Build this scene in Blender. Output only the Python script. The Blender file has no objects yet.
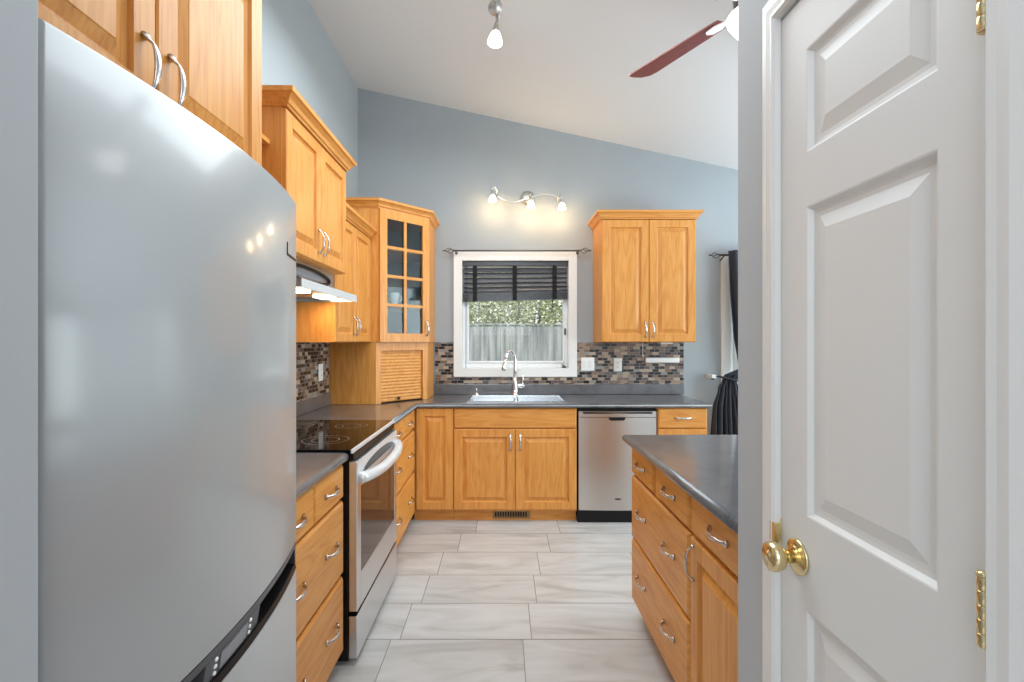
import bpy, bmesh, math, random
from mathutils import Vector, Matrix
random.seed(7)
SC = bpy.context.scene
COL = SC.collection
PI = math.pi
V = Vector

# ------------------------------------------------------------------ camera, world, lights, exposure
cam = bpy.data.cameras.new('camera')
cam_o = bpy.data.objects.new('camera', cam)
COL.objects.link(cam_o)
cam_o.location = (-0.006, 0, 1.375)
cam_o.rotation_euler = (PI/2, 0, 0)
cam.sensor_width = 36.0
cam.lens = 36.0*482/1024
cam.shift_x = 9/1024
cam.shift_y = 1/1024
cam.clip_start = 0.02
SC.camera = cam_o

SC.view_settings.view_transform = 'Standard'
SC.view_settings.look = 'None'
SC.view_settings.exposure = 0.0
SC.view_settings.gamma = 1.0
SC.view_settings.use_curve_mapping = False

world = bpy.data.worlds.new('world')
SC.world = world
world.use_nodes = True
bg = world.node_tree.nodes['Background']
bg.inputs['Color'].default_value = (0.86, 0.93, 1.0, 1)
bg.inputs['Strength'].default_value = 1.3

def lamp(kind, name, loc, energy, color=(1, 1, 1), rot=(0, 0, 0), size=None, size_y=None, radius=None):
    l = bpy.data.lights.new(name, kind)
    l.energy = energy
    l.color = color
    if kind == 'AREA':
        l.shape = 'RECTANGLE'
        l.size = size
        l.size_y = size_y or size
    if radius is not None and kind != 'AREA':
        if kind == 'SUN': l.angle = radius
        else: l.shadow_soft_size = radius
    o = bpy.data.objects.new(name, l)
    COL.objects.link(o)
    o.location = loc
    o.rotation_euler = rot
    return o

lamp('SUN', 'sun', (0, -5, 10), 3.2, (1.0, 0.95, 0.86), (math.radians(38), 0, math.radians(25)), radius=0.02)
lamp('AREA', 'dining_window_light', (4.45, 2.6, 1.5), 108, (0.86, 1.0, 1.03), (0, PI/2, -0.3), 1.9, 2.6)
lamp('AREA', 'rear_fill', (0.0, -1.7, 2.2), 28, (0.90, 0.96, 1.02), (math.radians(72), 0, 0), 2.0, 1.4)  # added fill lamp behind the camera, no fixture there
lamp('AREA', 'overhead_fill', (-0.05, 2.3, 3.1), 50, (0.88, 0.98, 1.03), (0, math.radians(8), 0), 1.6, 1.9)  # added overhead fill for the aisle fronts, not a fixture
lamp('AREA', 'rear_bounce_fill', (0.3, -1.0, 2.1), 44, (0.80, 0.95, 1.12), (math.radians(180), 0, 0), 1.6, 1.6)  # added upward fill, bounced off the ceiling behind the camera
lamp('AREA', 'dining_bounce_fill', (2.9, 2.2, 1.7), 44, (0.80, 0.95, 1.12), (PI, 0, 0), 1.6, 2.4)  # added out-of-view fill that brightens the ceiling on the dining side

# ------------------------------------------------------------------ materials
def lin(r, g, b):
    f = lambda c: c/255/12.92 if c/255 <= 0.04045 else ((c/255+0.055)/1.055)**2.4
    return (f(r), f(g), f(b), 1)

def new_mat(name):
    m = bpy.data.materials.new(name)
    m.use_nodes = True
    nt = m.node_tree
    return m, nt, nt.nodes['Principled BSDF']

def simple(name, col, rough=0.5, metal=0.0, spec=0.5, emit=None, estr=0.0, coat=0.0, noise=0.0, nscale=20.0, bump=0.0, bscale=200.0, coat_rough=0.05):
    m, nt, b = new_mat(name)
    b.inputs['Base Color'].default_value = col
    b.inputs['Roughness'].default_value = rough
    b.inputs['Metallic'].default_value = metal
    b.inputs['Specular IOR Level'].default_value = spec
    b.inputs['Coat Weight'].default_value = coat
    b.inputs['Coat Roughness'].default_value = coat_rough
    if emit:
        b.inputs['Emission Color'].default_value = emit
        b.inputs['Emission Strength'].default_value = estr
    if noise or bump:
        tc = nt.nodes.new('ShaderNodeTexCoord')
        if noise:
            n = nt.nodes.new('ShaderNodeTexNoise'); n.inputs['Scale'].default_value = nscale; n.inputs['Detail'].default_value = 4
            nt.links.new(tc.outputs['Object'], n.inputs['Vector'])
            r = nt.nodes.new('ShaderNodeValToRGB')
            r.color_ramp.elements[0].position = 0.3; r.color_ramp.elements[1].position = 0.7
            r.color_ramp.elements[0].color = tuple(c*(1-noise) for c in col[:3])+(1,)
            r.color_ramp.elements[1].color = tuple(min(1, c*(1+noise)) for c in col[:3])+(1,)
            nt.links.new(n.outputs['Fac'], r.inputs['Fac'])
            nt.links.new(r.outputs['Color'], b.inputs['Base Color'])
        if bump:
            n2 = nt.nodes.new('ShaderNodeTexNoise'); n2.inputs['Scale'].default_value = bscale
            nt.links.new(tc.outputs['Object'], n2.inputs['Vector'])
            bp = nt.nodes.new('ShaderNodeBump'); bp.inputs['Strength'].default_value = bump; bp.inputs['Distance'].default_value = 0.002
            nt.links.new(n2.outputs['Fac'], bp.inputs['Height'])
            nt.links.new(bp.outputs['Normal'], b.inputs['Normal'])
    return m

def oak(name, axis, dark, mid, light, rough=0.42):
    m, nt, b = new_mat(name)
    N, L = nt.nodes, nt.links
    tc = N.new('ShaderNodeTexCoord')
    oi = N.new('ShaderNodeObjectInfo')
    off = N.new('ShaderNodeVectorMath'); off.operation = 'SCALE'; off.inputs[0].default_value = (13, 7, 11)
    L.new(oi.outputs['Random'], off.inputs['Scale'])
    add = N.new('ShaderNodeVectorMath'); add.operation = 'ADD'
    L.new(tc.outputs['Object'], add.inputs[0]); L.new(off.outputs[0], add.inputs[1])
    def stretched(cross, along, detail, dist):
        mp = N.new('ShaderNodeMapping')
        s = [cross]*3; s['xyz'.index(axis)] = along
        mp.inputs['Scale'].default_value = s
        L.new(add.outputs[0], mp.inputs['Vector'])
        n = N.new('ShaderNodeTexNoise'); n.inputs['Scale'].default_value = 1; n.inputs['Detail'].default_value = detail
        n.inputs['Distortion'].default_value = dist
        L.new(mp.outputs[0], n.inputs['Vector'])
        return n
    a = stretched(9, 1.1, 3, 0.6)
    # rings: bands of the broad noise give cathedral grain
    mul = N.new('ShaderNodeMath'); mul.operation = 'MULTIPLY'; mul.inputs[1].default_value = 7
    L.new(a.outputs['Fac'], mul.inputs[0])
    fr = N.new('ShaderNodeMath'); fr.operation = 'PINGPONG'; fr.inputs[1].default_value = 0.5
    L.new(mul.outputs[0], fr.inputs[0])
    f = stretched(140, 5, 4, 0.0)
    mix = N.new('ShaderNodeMix'); mix.data_type = 'FLOAT'
    mix.inputs['Factor'].default_value = 0.58
    L.new(fr.outputs[0], mix.inputs['A']); L.new(f.outputs['Fac'], mix.inputs['B'])
    r = N.new('ShaderNodeValToRGB')
    e = r.color_ramp.elements
    e[0].position = 0.12; e[0].color = dark
    e[1].position = 0.62; e[1].color = light
    k = e.new(0.34); k.color = mid
    L.new(mix.outputs['Result'], r.inputs['Fac'])
    L.new(r.outputs['Color'], b.inputs['Base Color'])
    b.inputs['Roughness'].default_value = rough
    b.inputs['Coat Weight'].default_value = 0.12
    b.inputs['Coat Roughness'].default_value = 0.25
    b.inputs['Specular IOR Level'].default_value = 0.35
    return m

OAK = dict(dark=lin(186, 112, 48), mid=lin(210, 141, 66), light=lin(222, 159, 84))
OAKV = oak('oak_vertical', 'z', **OAK)
OAKX = oak('oak_along_x', 'x', **OAK)
OAKY = oak('oak_along_y', 'y', **OAK)

WALL = simple('wall_paint', lin(161, 168, 172), 0.75, noise=0.02, nscale=3, bump=0.08, bscale=260)
HALLPAINT = simple('hall_paint', lin(182, 184, 186), 0.7, noise=0.02, nscale=3, bump=0.08, bscale=260)
CEIL = simple('ceiling_paint', lin(222, 224, 225), 0.85, bump=0.15, bscale=160)
WHITE = simple('white_trim', lin(236, 236, 233), 0.38)
DOORWHITE = simple('door_white', lin(226, 223, 219), 0.42, bump=0.03, bscale=90)
VINYL = simple('vinyl_white', lin(240, 242, 243), 0.3)
PLASTIC = simple('white_plastic', lin(240, 240, 238), 0.35)
CHROME = simple('chrome', (0.78, 0.78, 0.79, 1), 0.12, 1.0)
NICKEL = simple('brushed_nickel', (0.58, 0.57, 0.55, 1), 0.32, 0.9)
HANDLE_SILVER = simple('silver_handle', lin(224, 226, 228), 0.28, 0.35)
IRON = simple('rubbed_iron', lin(104, 98, 92), 0.4, 0.6)
PEWTER = simple('pewter', (0.62, 0.58, 0.55, 1), 0.24, 1.0, noise=0.25, nscale=120)
BRASS = simple('brass', (0.80, 0.65, 0.36, 1), 0.16, 1.0)
BLACK = simple('black_plastic', lin(14, 14, 16), 0.4, spec=0.3)
BLACKGLASS = simple('black_glass', lin(12, 10, 10), 0.06, spec=0.35)
OVENGLASS = simple('oven_glass', lin(66, 48, 44), 0.06, spec=0.45)
RINGGREY = simple('burner_grey', lin(120, 105, 98), 0.3)
CHAR = simple('charcoal_plastic', lin(74, 75, 78), 0.4)
DISPLAY = simple('display_glass', lin(128, 130, 136), 0.25)
BLIND = simple('blind_black', lin(44, 45, 50), 0.25, spec=0.9)
SHEEN_SLATS = simple('blind_slat_sheen', lin(88, 90, 96), 0.3, spec=0.8)  # black slats painted greyer for the light they reflect
TAPE = simple('blind_tape', lin(26, 26, 28), 0.9)
CURTAIN = simple('curtain_cloth', lin(50, 53, 62), 0.9, noise=0.1, nscale=60)
REFLECTED_SLATE = simple('reflected_slate', lin(46, 60, 68), 0.6)  # slate tone painted inside for the room reflected in the door glass
BULB = simple('frosted_bulb', (1, 1, 1, 1), 0.4, emit=(1.0, 0.86, 0.62, 1), estr=9)
BULBW = simple('white_bulb', (1, 1, 1, 1), 0.4, emit=(1.0, 0.97, 0.92, 1), estr=5)
HOODLENS = simple('hood_lens', (1, 1, 1, 1), 0.4, emit=(1.0, 0.85, 0.62, 1), estr=9)
FANBLADE = simple('mahogany', lin(116, 48, 44), 0.35, noise=0.2, nscale=25)
BRONZE = simple('dark_bronze', lin(70, 56, 48), 0.35, 0.7)
FRIDGE = simple('silver_paint', lin(172, 174, 175), 0.32, 0.18, spec=0.4, coat=0.5, coat_rough=0.1)
CERAMIC = simple('white_ceramic', lin(235, 233, 228), 0.25)

def brushed(name, col, axis, rough=0.28):
    m, nt, b = new_mat(name)
    N, L = nt.nodes, nt.links
    tc = N.new('ShaderNodeTexCoord'); mp = N.new('ShaderNodeMapping')
    s = [260]*3; s['xyz'.index(axis)] = 2
    mp.inputs['Scale'].default_value = s
    n = N.new('ShaderNodeTexNoise'); n.inputs['Scale'].default_value = 1; n.inputs['Detail'].default_value = 3
    L.new(tc.outputs['Object'], mp.inputs['Vector']); L.new(mp.outputs[0], n.inputs['Vector'])
    mr = N.new('ShaderNodeMapRange'); mr.inputs['To Min'].default_value = rough-0.02; mr.inputs['To Max'].default_value = rough+0.03
    L.new(n.outputs['Fac'], mr.inputs['Value']); L.new(mr.outputs['Result'], b.inputs['Roughness'])
    b.inputs['Base Color'].default_value = col
    b.inputs['Metallic'].default_value = 1.0
    return m
STEEL = brushed('stainless_steel', (0.60, 0.57, 0.54, 1), 'z', 0.3)
STEELY = brushed('stainless_steel_front', (0.70, 0.70, 0.70, 1), 'y', 0.3)
SINKSTEEL = simple('sink_steel', (0.56, 0.58, 0.6, 1), 0.22, 1.0)

def laminate():
    m, nt, b = new_mat('dark_laminate')
    N, L = nt.nodes, nt.links
    tc = N.new('ShaderNodeTexCoord')
    n = N.new('ShaderNodeTexNoise'); n.inputs['Scale'].default_value = 180; n.inputs['Detail'].default_value = 5
    n3 = N.new('ShaderNodeTexNoise'); n3.inputs['Scale'].default_value = 9; n3.inputs['Detail'].default_value = 3
    L.new(tc.outputs['Object'], n.inputs['Vector']); L.new(tc.outputs['Object'], n3.inputs['Vector'])
    ad = N.new('ShaderNodeMath'); ad.operation = 'ADD'
    L.new(n.outputs['Fac'], ad.inputs[0]); L.new(n3.outputs['Fac'], ad.inputs[1])
    r = N.new('ShaderNodeValToRGB'); e = r.color_ramp.elements
    e[0].position = 0.75; e[0].color = lin(66, 66, 70)
    e[1].position = 1.25; e[1].color = lin(96, 95, 98)
    L.new(ad.outputs[0], r.inputs['Fac']); L.new(r.outputs['Color'], b.inputs['Base Color'])
    b.inputs['Roughness'].default_value = 0.3
    b.inputs['Specular IOR Level'].default_value = 0.6
    b.inputs['Coat Weight'].default_value = 0.65
    b.inputs['Coat Roughness'].default_value = 0.11
    b.inputs['Coat IOR'].default_value = 1.65
    return m
LAMINATE = laminate()

def mosaic(name, axis):
    m, nt, b = new_mat(name)
    N, L = nt.nodes, nt.links
    tc = N.new('ShaderNodeTexCoord'); sp = N.new('ShaderNodeSeparateXYZ'); cb = N.new('ShaderNodeCombineXYZ')
    L.new(tc.outputs['Object'], sp.inputs[0])
    L.new(sp.outputs['X' if axis == 'x' else 'Y'], cb.inputs['X']); L.new(sp.outputs['Z'], cb.inputs['Y'])
    def bricks(w, dx):
        br = N.new('ShaderNodeTexBrick')
        br.offset = 0.37; br.offset_frequency = 2; br.squash = 0.8; br.squash_frequency = 3
        br.inputs['Scale'].default_value = 1.0
        br.inputs['Brick Width'].default_value = w
        br.inputs['Row Height'].default_value = 0.0252
        br.inputs['Mortar Size'].default_value = 0.0014
        br.inputs['Mortar Smooth'].default_value = 0.1
        br.inputs['Color1'].default_value = (0, 0, 0, 1)
        br.inputs['Color2'].default_value = (1, 1, 1, 1)
        br.inputs['Mortar'].default_value = (0.5, 0.5, 0.5, 1)
        L.new(cb.outputs[0], br.inputs['Vector'])
        return br
    br = bricks(0.056, 0)
    r = N.new('ShaderNodeValToRGB'); r.color_ramp.interpolation = 'CONSTANT'
    e = r.color_ramp.elements
    cols = [(0.0, (30, 26, 28)), (0.2, (122, 98, 84)), (0.36, (176, 158, 138)), (0.5, (92, 84, 84)), (0.62, (150, 128, 110)), (0.76, (54, 44, 44)), (0.88, (140, 136, 132))]
    e[0].position = 0; e[0].color = lin(*cols[0][1])
    e[1].position = cols[1][0]; e[1].color = lin(*cols[1][1])
    for p, c in cols[2:]:
        k = e.new(p); k.color = lin(*c)
    L.new(br.outputs['Color'], r.inputs['Fac'])
    mx = N.new('ShaderNodeMix'); mx.data_type = 'RGBA'
    L.new(br.outputs['Fac'], mx.inputs['Factor']); L.new(r.outputs['Color'], mx.inputs['A'])
    mx.inputs['B'].default_value = lin(150, 140, 130)
    L.new(mx.outputs['Result'], b.inputs['Base Color'])
    b.inputs['Roughness'].default_value = 0.2
    bp = N.new('ShaderNodeBump'); bp.inputs['Strength'].default_value = 0.4; bp.inputs['Distance'].default_value = 0.002; bp.invert = True
    L.new(br.outputs['Fac'], bp.inputs['Height']); L.new(bp.outputs['Normal'], b.inputs['Normal'])
    return m
MOSX = mosaic('mosaic_back', 'x')
MOSY = mosaic('mosaic_side', 'y')

def glass(name, tint=(1, 1, 1, 1), refl=1.0):
    m, nt, b = new_mat(name)
    N, L = nt.nodes, nt.links
    out = N['Material Output']
    N.remove(b)
    tr = N.new('ShaderNodeBsdfTransparent'); tr.inputs['Color'].default_value = tint
    gl = N.new('ShaderNodeBsdfGlossy'); gl.inputs['Roughness'].default_value = 0.03
    fr = N.new('ShaderNodeFresnel'); fr.inputs['IOR'].default_value = 1.5
    mu = N.new('ShaderNodeMath'); mu.operation = 'MULTIPLY'; mu.inputs[1].default_value = refl; mu.use_clamp = True
    mx = N.new('ShaderNodeMixShader')
    L.new(fr.outputs[0], mu.inputs[0]); L.new(mu.outputs[0], mx.inputs['Fac']); L.new(tr.outputs[0], mx.inputs[1]); L.new(gl.outputs[0], mx.inputs[2])
    L.new(mx.outputs[0], out.inputs['Surface'])
    return m
GLASS = glass('window_glass', refl=0.35)
CABGLASS = glass('cabinet_glass', (0.8, 0.86, 0.88, 1), 0.5)
CLEAR = glass('clear_glass', (0.9, 0.95, 0.96, 1), 2.0)

def tiles():
    m, nt, b = new_mat('porcelain_tile')
    N, L = nt.nodes, nt.links
    tc = N.new('ShaderNodeTexCoord')
    at = N.new('ShaderNodeAttribute'); at.attribute_name = 'tile_rand'
    sc = N.new('ShaderNodeVectorMath'); sc.operation = 'SCALE'; sc.inputs[0].default_value = (31, 17, 9)
    L.new(at.outputs['Fac'], sc.inputs['Scale'])
    ad = N.new('ShaderNodeVectorMath'); ad.operation = 'ADD'
    L.new(tc.outputs['Object'], ad.inputs[0]); L.new(sc.outputs[0], ad.inputs[1])
    mp = N.new('ShaderNodeMapping'); mp.inputs['Rotation'].default_value = (0, 0, math.radians(-24)); mp.inputs['Scale'].default_value = (1.6, 7.5, 1)
    L.new(ad.outputs[0], mp.inputs['Vector'])
    n = N.new('ShaderNodeTexNoise'); n.inputs['Scale'].default_value = 1; n.inputs['Detail'].default_value = 6; n.inputs['Distortion'].default_value = 1.4
    L.new(mp.outputs[0], n.inputs['Vector'])
    r = N.new('ShaderNodeValToRGB'); e = r.color_ramp.elements
    e[0].position = 0.3; e[0].color = lin(170, 167, 163)
    e[1].position = 0.68; e[1].color = lin(200, 199, 198)
    k = e.new(0.47); k.color = lin(189, 187, 184)
    L.new(n.outputs['Fac'], r.inputs['Fac'])
    mr = N.new('ShaderNodeMapRange'); mr.inputs['To Min'].default_value = 0.93; mr.inputs['To Max'].default_value = 1.03
    L.new(at.outputs['Fac'], mr.inputs['Value'])
    mu = N.new('ShaderNodeVectorMath'); mu.operation = 'SCALE'
    L.new(r.outputs['Color'], mu.inputs[0]); L.new(mr.outputs['Result'], mu.inputs['Scale'])
    L.new(mu.outputs[0], b.inputs['Base Color'])
    b.inputs['Roughness'].default_value = 0.33
    return m
TILE = tiles()
GROUT = simple('grout', lin(146, 139, 132), 0.9)

def fence_wood():
    m, nt, b = new_mat('weathered_wood')
    N, L = nt.nodes, nt.links
    tc = N.new('ShaderNodeTexCoord'); mp = N.new('ShaderNodeMapping'); mp.inputs['Scale'].default_value = (9, 9, 0.7)
    n = N.new('ShaderNodeTexNoise'); n.inputs['Scale'].default_value = 1; n.inputs['Detail'].default_value = 5
    L.new(tc.outputs['Object'], mp.inputs['Vector']); L.new(mp.outputs[0], n.inputs['Vector'])
    r = N.new('ShaderNodeValToRGB'); e = r.color_ramp.elements
    e[0].position = 0.35; e[0].color = lin(124, 127, 132); e[1].position = 0.65; e[1].color = lin(176, 179, 184)
    L.new(n.outputs['Fac'], r.inputs['Fac']); L.new(r.outputs['Color'], b.inputs['Base Color'])
    b.inputs['Roughness'].default_value = 0.9
    return m
FENCE = fence_wood()
LAWN = simple('lawn', lin(104, 124, 62), 0.95, noise=0.3, nscale=8)
def leaf(name, a, c):
    m, nt, b = new_mat(name)
    N, L = nt.nodes, nt.links
    g = N.new('ShaderNodeNewGeometry')
    r = N.new('ShaderNodeValToRGB'); e = r.color_ramp.elements
    e[0].color = a; e[1].color = c
    L.new(g.outputs['Random Per Island'], r.inputs['Fac']); L.new(r.outputs['Color'], b.inputs['Base Color'])
    b.inputs['Roughness'].default_value = 0.7
    return m
LEAF = leaf('leaves', lin(156, 166, 126), lin(236, 240, 206))
BARK = simple('bark', lin(96, 84, 70), 0.95, noise=0.2)

# ------------------------------------------------------------------ mesh helpers
class MB:
    def __init__(s):
        s.bm = bmesh.new()
    def box(s, x0, x1, y0, y1, z0, z1, bev=0.0, seg=2):
        vs = [s.bm.verts.new((x, y, z)) for x in (x0, x1) for y in (y0, y1) for z in (z0, z1)]
        q = [(0, 1, 3, 2), (4, 6, 7, 5), (0, 4, 5, 1), (2, 3, 7, 6), (0, 2, 6, 4), (1, 5, 7, 3)]
        fs = [s.bm.faces.new([vs[i] for i in f]) for f in q]
        if bev:
            es = list({e for f in fs for e in f.edges})
            bmesh.ops.bevel(s.bm, geom=es, offset=bev, segments=seg, affect='EDGES', profile=0.5)
        return s
    def prism(s, poly, axis, a0, a1, bev=0.0):
        """poly: 2D points in the plane across axis ('x': (y,z), 'y': (x,z), 'z': (x,y))"""
        def p(q, a):
            return {'x': (a, q[0], q[1]), 'y': (q[0], a, q[1]), 'z': (q[0], q[1], a)}[axis]
        A = [s.bm.verts.new(p(q, a0)) for q in poly]
        B = [s.bm.verts.new(p(q, a1)) for q in poly]
        n = len(poly)
        fs = [s.bm.faces.new(A), s.bm.faces.new(B[::-1])]
        for i in range(n):
            fs.append(s.bm.faces.new((A[i], B[i], B[(i+1) % n], A[(i+1) % n])))
        bmesh.ops.recalc_face_normals(s.bm, faces=fs)
        if bev:
            es = list({e for f in fs[:2] for e in f.edges})
            bmesh.ops.bevel(s.bm, geom=es, offset=bev, segments=2, affect='EDGES', profile=0.5)
        return s
    def panel(s, O, u, v, n, w, h, rings, close=True):
        """nested rectangular rings [(inset, height)], first ring is the back"""
        O, u, v, n = V(O), V(u), V(v), V(n)
        prev = None
        fs = []
        for (i, t) in rings:
            i_u, i_v = (i, i) if not isinstance(i, tuple) else i
            c = [O+u*a+v*b+n*t for a, b in ((i_u, i_v), (w-i_u, i_v), (w-i_u, h-i_v), (i_u, h-i_v))]
            cur = [s.bm.verts.new(q) for q in c]
            if prev:
                for k in range(4):
                    fs.append(s.bm.faces.new((prev[k], prev[(k+1) % 4], cur[(k+1) % 4], cur[k])))
            elif close:
                fs.append(s.bm.faces.new(cur[::-1]))
            prev = cur
        fs.append(s.bm.faces.new(prev))
        if u.cross(v).dot(n) < 0:
            for f in fs: f.normal_flip()
        return s
    def tube(s, pts, rad, seg=10, flat=None, up=None, cap=True, closed=False):
        """rad: number or list; flat: list of cross-section squash along the second axis"""
        pts = [V(p) for p in pts]
        n = len(pts)
        rad = rad if isinstance(rad, (list, tuple)) else [rad]*n
        rings = []
        ref = V(up) if up else None
        for i, p in enumerate(pts):
            if closed: t = pts[(i+1) % n]-pts[i-1]
            else: t = pts[min(i+1, n-1)]-pts[max(i-1, 0)]
            t.normalize()
            if ref is None:
                ref = V((0, 0, 1)) if abs(t.z) < 0.9 else V((1, 0, 0))
            a = (ref-t*ref.dot(t))
            if a.length < 1e-5: a = t.orthogonal()
            a.normalize()
            if not up: ref = a
            b = t.cross(a)
            k = flat[i] if flat else 1.0
            rings.append([s.bm.verts.new(p+a*rad[i]*math.cos(2*PI*j/seg)*k+b*rad[i]*math.sin(2*PI*j/seg)) for j in range(seg)])
        fs = []
        for i in range(n if closed else n-1):
            A, B = rings[i], rings[(i+1) % n]
            for j in range(seg):
                fs.append(s.bm.faces.new((A[j], A[(j+1) % seg], B[(j+1) % seg], B[j])))
        if cap and not closed:
            fs.append(s.bm.faces.new(rings[0][::-1])); fs.append(s.bm.faces.new(rings[-1]))
        for f in fs: f.smooth = True
        return s
    def lathe(s, prof, c, axis=(0, 0, 1), seg=24, squash=None):
        """prof: [(r, h)] along axis from c"""
        ax = V(axis).normalized()
        a = ax.orthogonal().normalized(); b = ax.cross(a)
        c = V(c)
        rings = []
        for r, h in prof:
            if r < 1e-6:
                rings.append([s.bm.verts.new(c+ax*h)])
            else:
                rings.append([s.bm.verts.new(c+ax*h+a*r*math.cos(2*PI*j/seg)+b*r*math.sin(2*PI*j/seg)) for j in range(seg)])
        for A, B in zip(rings, rings[1:]):
            for j in range(seg):
                k = (j+1) % seg
                if len(A) == 1 and len(B) == 1: continue
                if len(A) == 1: f = s.bm.faces.new((A[0], B[k], B[j]))
                elif len(B) == 1: f = s.bm.faces.new((A[j], A[k], B[0]))
                else: f = s.bm.faces.new((A[j], A[k], B[k], B[j]))
                f.smooth = True
        return s
    def sweep(s, path, prof, z, side=1, closed=False):
        """crown: prof [(out, dz)] closed polygon swept along an open plan path with mitred corners"""
        P = [V((p[0], p[1])) for p in path]
        n = len(P)
        rows = []
        for i in range(n):
            d0 = (P[i]-P[i-1]).normalized() if i else None
            d1 = (P[i+1]-P[i]).normalized() if i < n-1 else None
            n0 = V((d0.y, -d0.x))*side if d0 else None
            n1 = V((d1.y, -d1.x))*side if d1 else None
            if n0 is None: m = n1
            elif n1 is None: m = n0
            else:
                m = n0+n1
                m = m/(m.dot(n0))
            rows.append([s.bm.verts.new((P[i].x+m.x*o, P[i].y+m.y*o, z+dz)) for o, dz in prof])
        fs = []
        k = len(prof)
        for A, B in zip(rows, rows[1:]):
            for j in range(k):
                fs.append(s.bm.faces.new((A[j], A[(j+1) % k], B[(j+1) % k], B[j])))
        fs.append(s.bm.faces.new(rows[0])); fs.append(s.bm.faces.new(rows[-1][::-1]))
        bmesh.ops.recalc_face_normals(s.bm, faces=fs)
        return s
    def quad(s, a, b, c, d):
        s.bm.faces.new([s.bm.verts.new(p) for p in (a, b, c, d)])
        return s
    def build(s, name, mat, parent=None, smooth=None, recalc=True):
        if recalc:
            bmesh.ops.recalc_face_normals(s.bm, faces=s.bm.faces[:])
        o_ = origin_of(parent)
        if o_.length: bmesh.ops.translate(s.bm, verts=s.bm.verts[:], vec=-o_)
        me = bpy.data.meshes.new(name)
        s.bm.to_mesh(me); s.bm.free()
        for m in (mat if isinstance(mat, (list, tuple)) else [mat]): me.materials.append(m)
        o = bpy.data.objects.new(name, me)
        COL.objects.link(o)
        if parent: o.parent = parent
        if smooth: me.set_sharp_from_angle(angle=math.radians(smooth)); [setattr(p, 'use_smooth', True) for p in me.polygons]
        return o

def origin_of(o):
    r = V((0, 0, 0))
    while o:
        r += o.location
        o = o.parent
    return r

def tag(o, label, cat, group=None):
    o['label'] = label; o['category'] = cat
    if group: o['group'] = group
    return o

def thing(name, label, cat, loc=(0, 0, 0), group=None):
    o = bpy.data.objects.new(name, None)
    o.empty_display_size = 0.1
    COL.objects.link(o)
    o.location = loc
    return tag(o, label, cat, group)

def struct(o, label=None):
    o['kind'] = 'structure'
    return o

def copy_tree(o, parent=None, shift=(0, 0, 0)):
    c = o.copy(); COL.objects.link(c)
    c.parent = parent
    if parent is None: c.location = o.location+V(shift)
    for ch in list(o.children): copy_tree(ch, c)
    return c

UX, UY, UZ = V((1, 0, 0)), V((0, 1, 0)), V((0, 0, 1))
TH = 0.02
RAISED = lambda st=0.058: [(0, 0), (0, TH-0.004), (0.004, TH), (st, TH), (st+0.003, TH-0.010), (st+0.010, TH-0.013), (st+0.014, TH-0.013), (st+0.038, TH-0.003), (st+0.040, TH-0.001), (st+0.044, TH-0.001)]
SLAB = [(0, 0), (0, TH-0.009), (0.009, TH)]

# handle mesh: arched pull with flared ends, axis z, standing out along -y
def handle_mesh():
    mb = MB()
    L = 0.118
    pts, rad, fl = [], [], []
    n = 22
    for i in range(n+1):
        t = -1+2*i/n
        a = abs(t)
        z = t*L/2
        if a > 0.80: out = 0.004+(1-a)/0.2*0.010
        else: out = 0.014+0.014*(1-(a/0.80)**2)**0.6
        r = 0.0080 if a < 0.3 else (0.0080-0.0036*(a-0.3)/0.45 if a < 0.75 else 0.0044+(a-0.75)/0.25*0.0076)
        pts.append((0, -out, z)); rad.append(r); fl.append(0.6 if a < 0.75 else 0.55)
    mb.tube(pts, rad, seg=10, flat=fl, up=(0, 1, 0))
    for sgn in (-1, 1):
        mb.box(-0.005, 0.005, -0.008, 0.0, sgn*L/2*0.93-0.005, sgn*L/2*0.93+0.005, 0.002)
    me_o = mb.build('handle_master', PEWTER)
    me = me_o.data
    me.name = 'handle'
    bpy.data.objects.remove(me_o)
    return me
HANDLE = handle_mesh()

def handle(parent, pos, axis, n):
    """one pull: axis = long direction, n = outward"""
    o = bpy.data.objects.new('handle', HANDLE)
    COL.objects.link(o)
    o.parent = parent
    z = V(axis).normalized(); y = -V(n).normalized(); x = y.cross(z)
    M = Matrix((x, y, z)).transposed().to_4x4()
    M.translation = V(pos)-origin_of(parent)
    o.matrix_local = M
    return o

def front(parent, name, O, u, n, w, h, rings, mat, handles=()):
    """a door or drawer front; handles: (a, b, axis) measured in the front's plane"""
    O, u, n = V(O), V(u), V(n)
    p = MB().panel(O, u, UZ, n, w, h, rings).build(name, mat, parent)
    for a, b, ax in handles:
        handle(p, O+u*a+UZ*b+n*TH, UZ if ax == 'v' else u, n)
    return p

CROWN = [(-0.0215, 0), (0.004, 0), (0.006, 0.008), (0.014, 0.012), (0.02, 0.026), (0.034, 0.042), (0.044, 0.046), (0.046, 0.064), (-0.0215, 0.064)]

XL, YB = -1.302, 4.30
SL = 0.215
def zc(x): return 3.64-SL*(x-XL)
Y0 = -2.6
XR = 4.6

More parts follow.
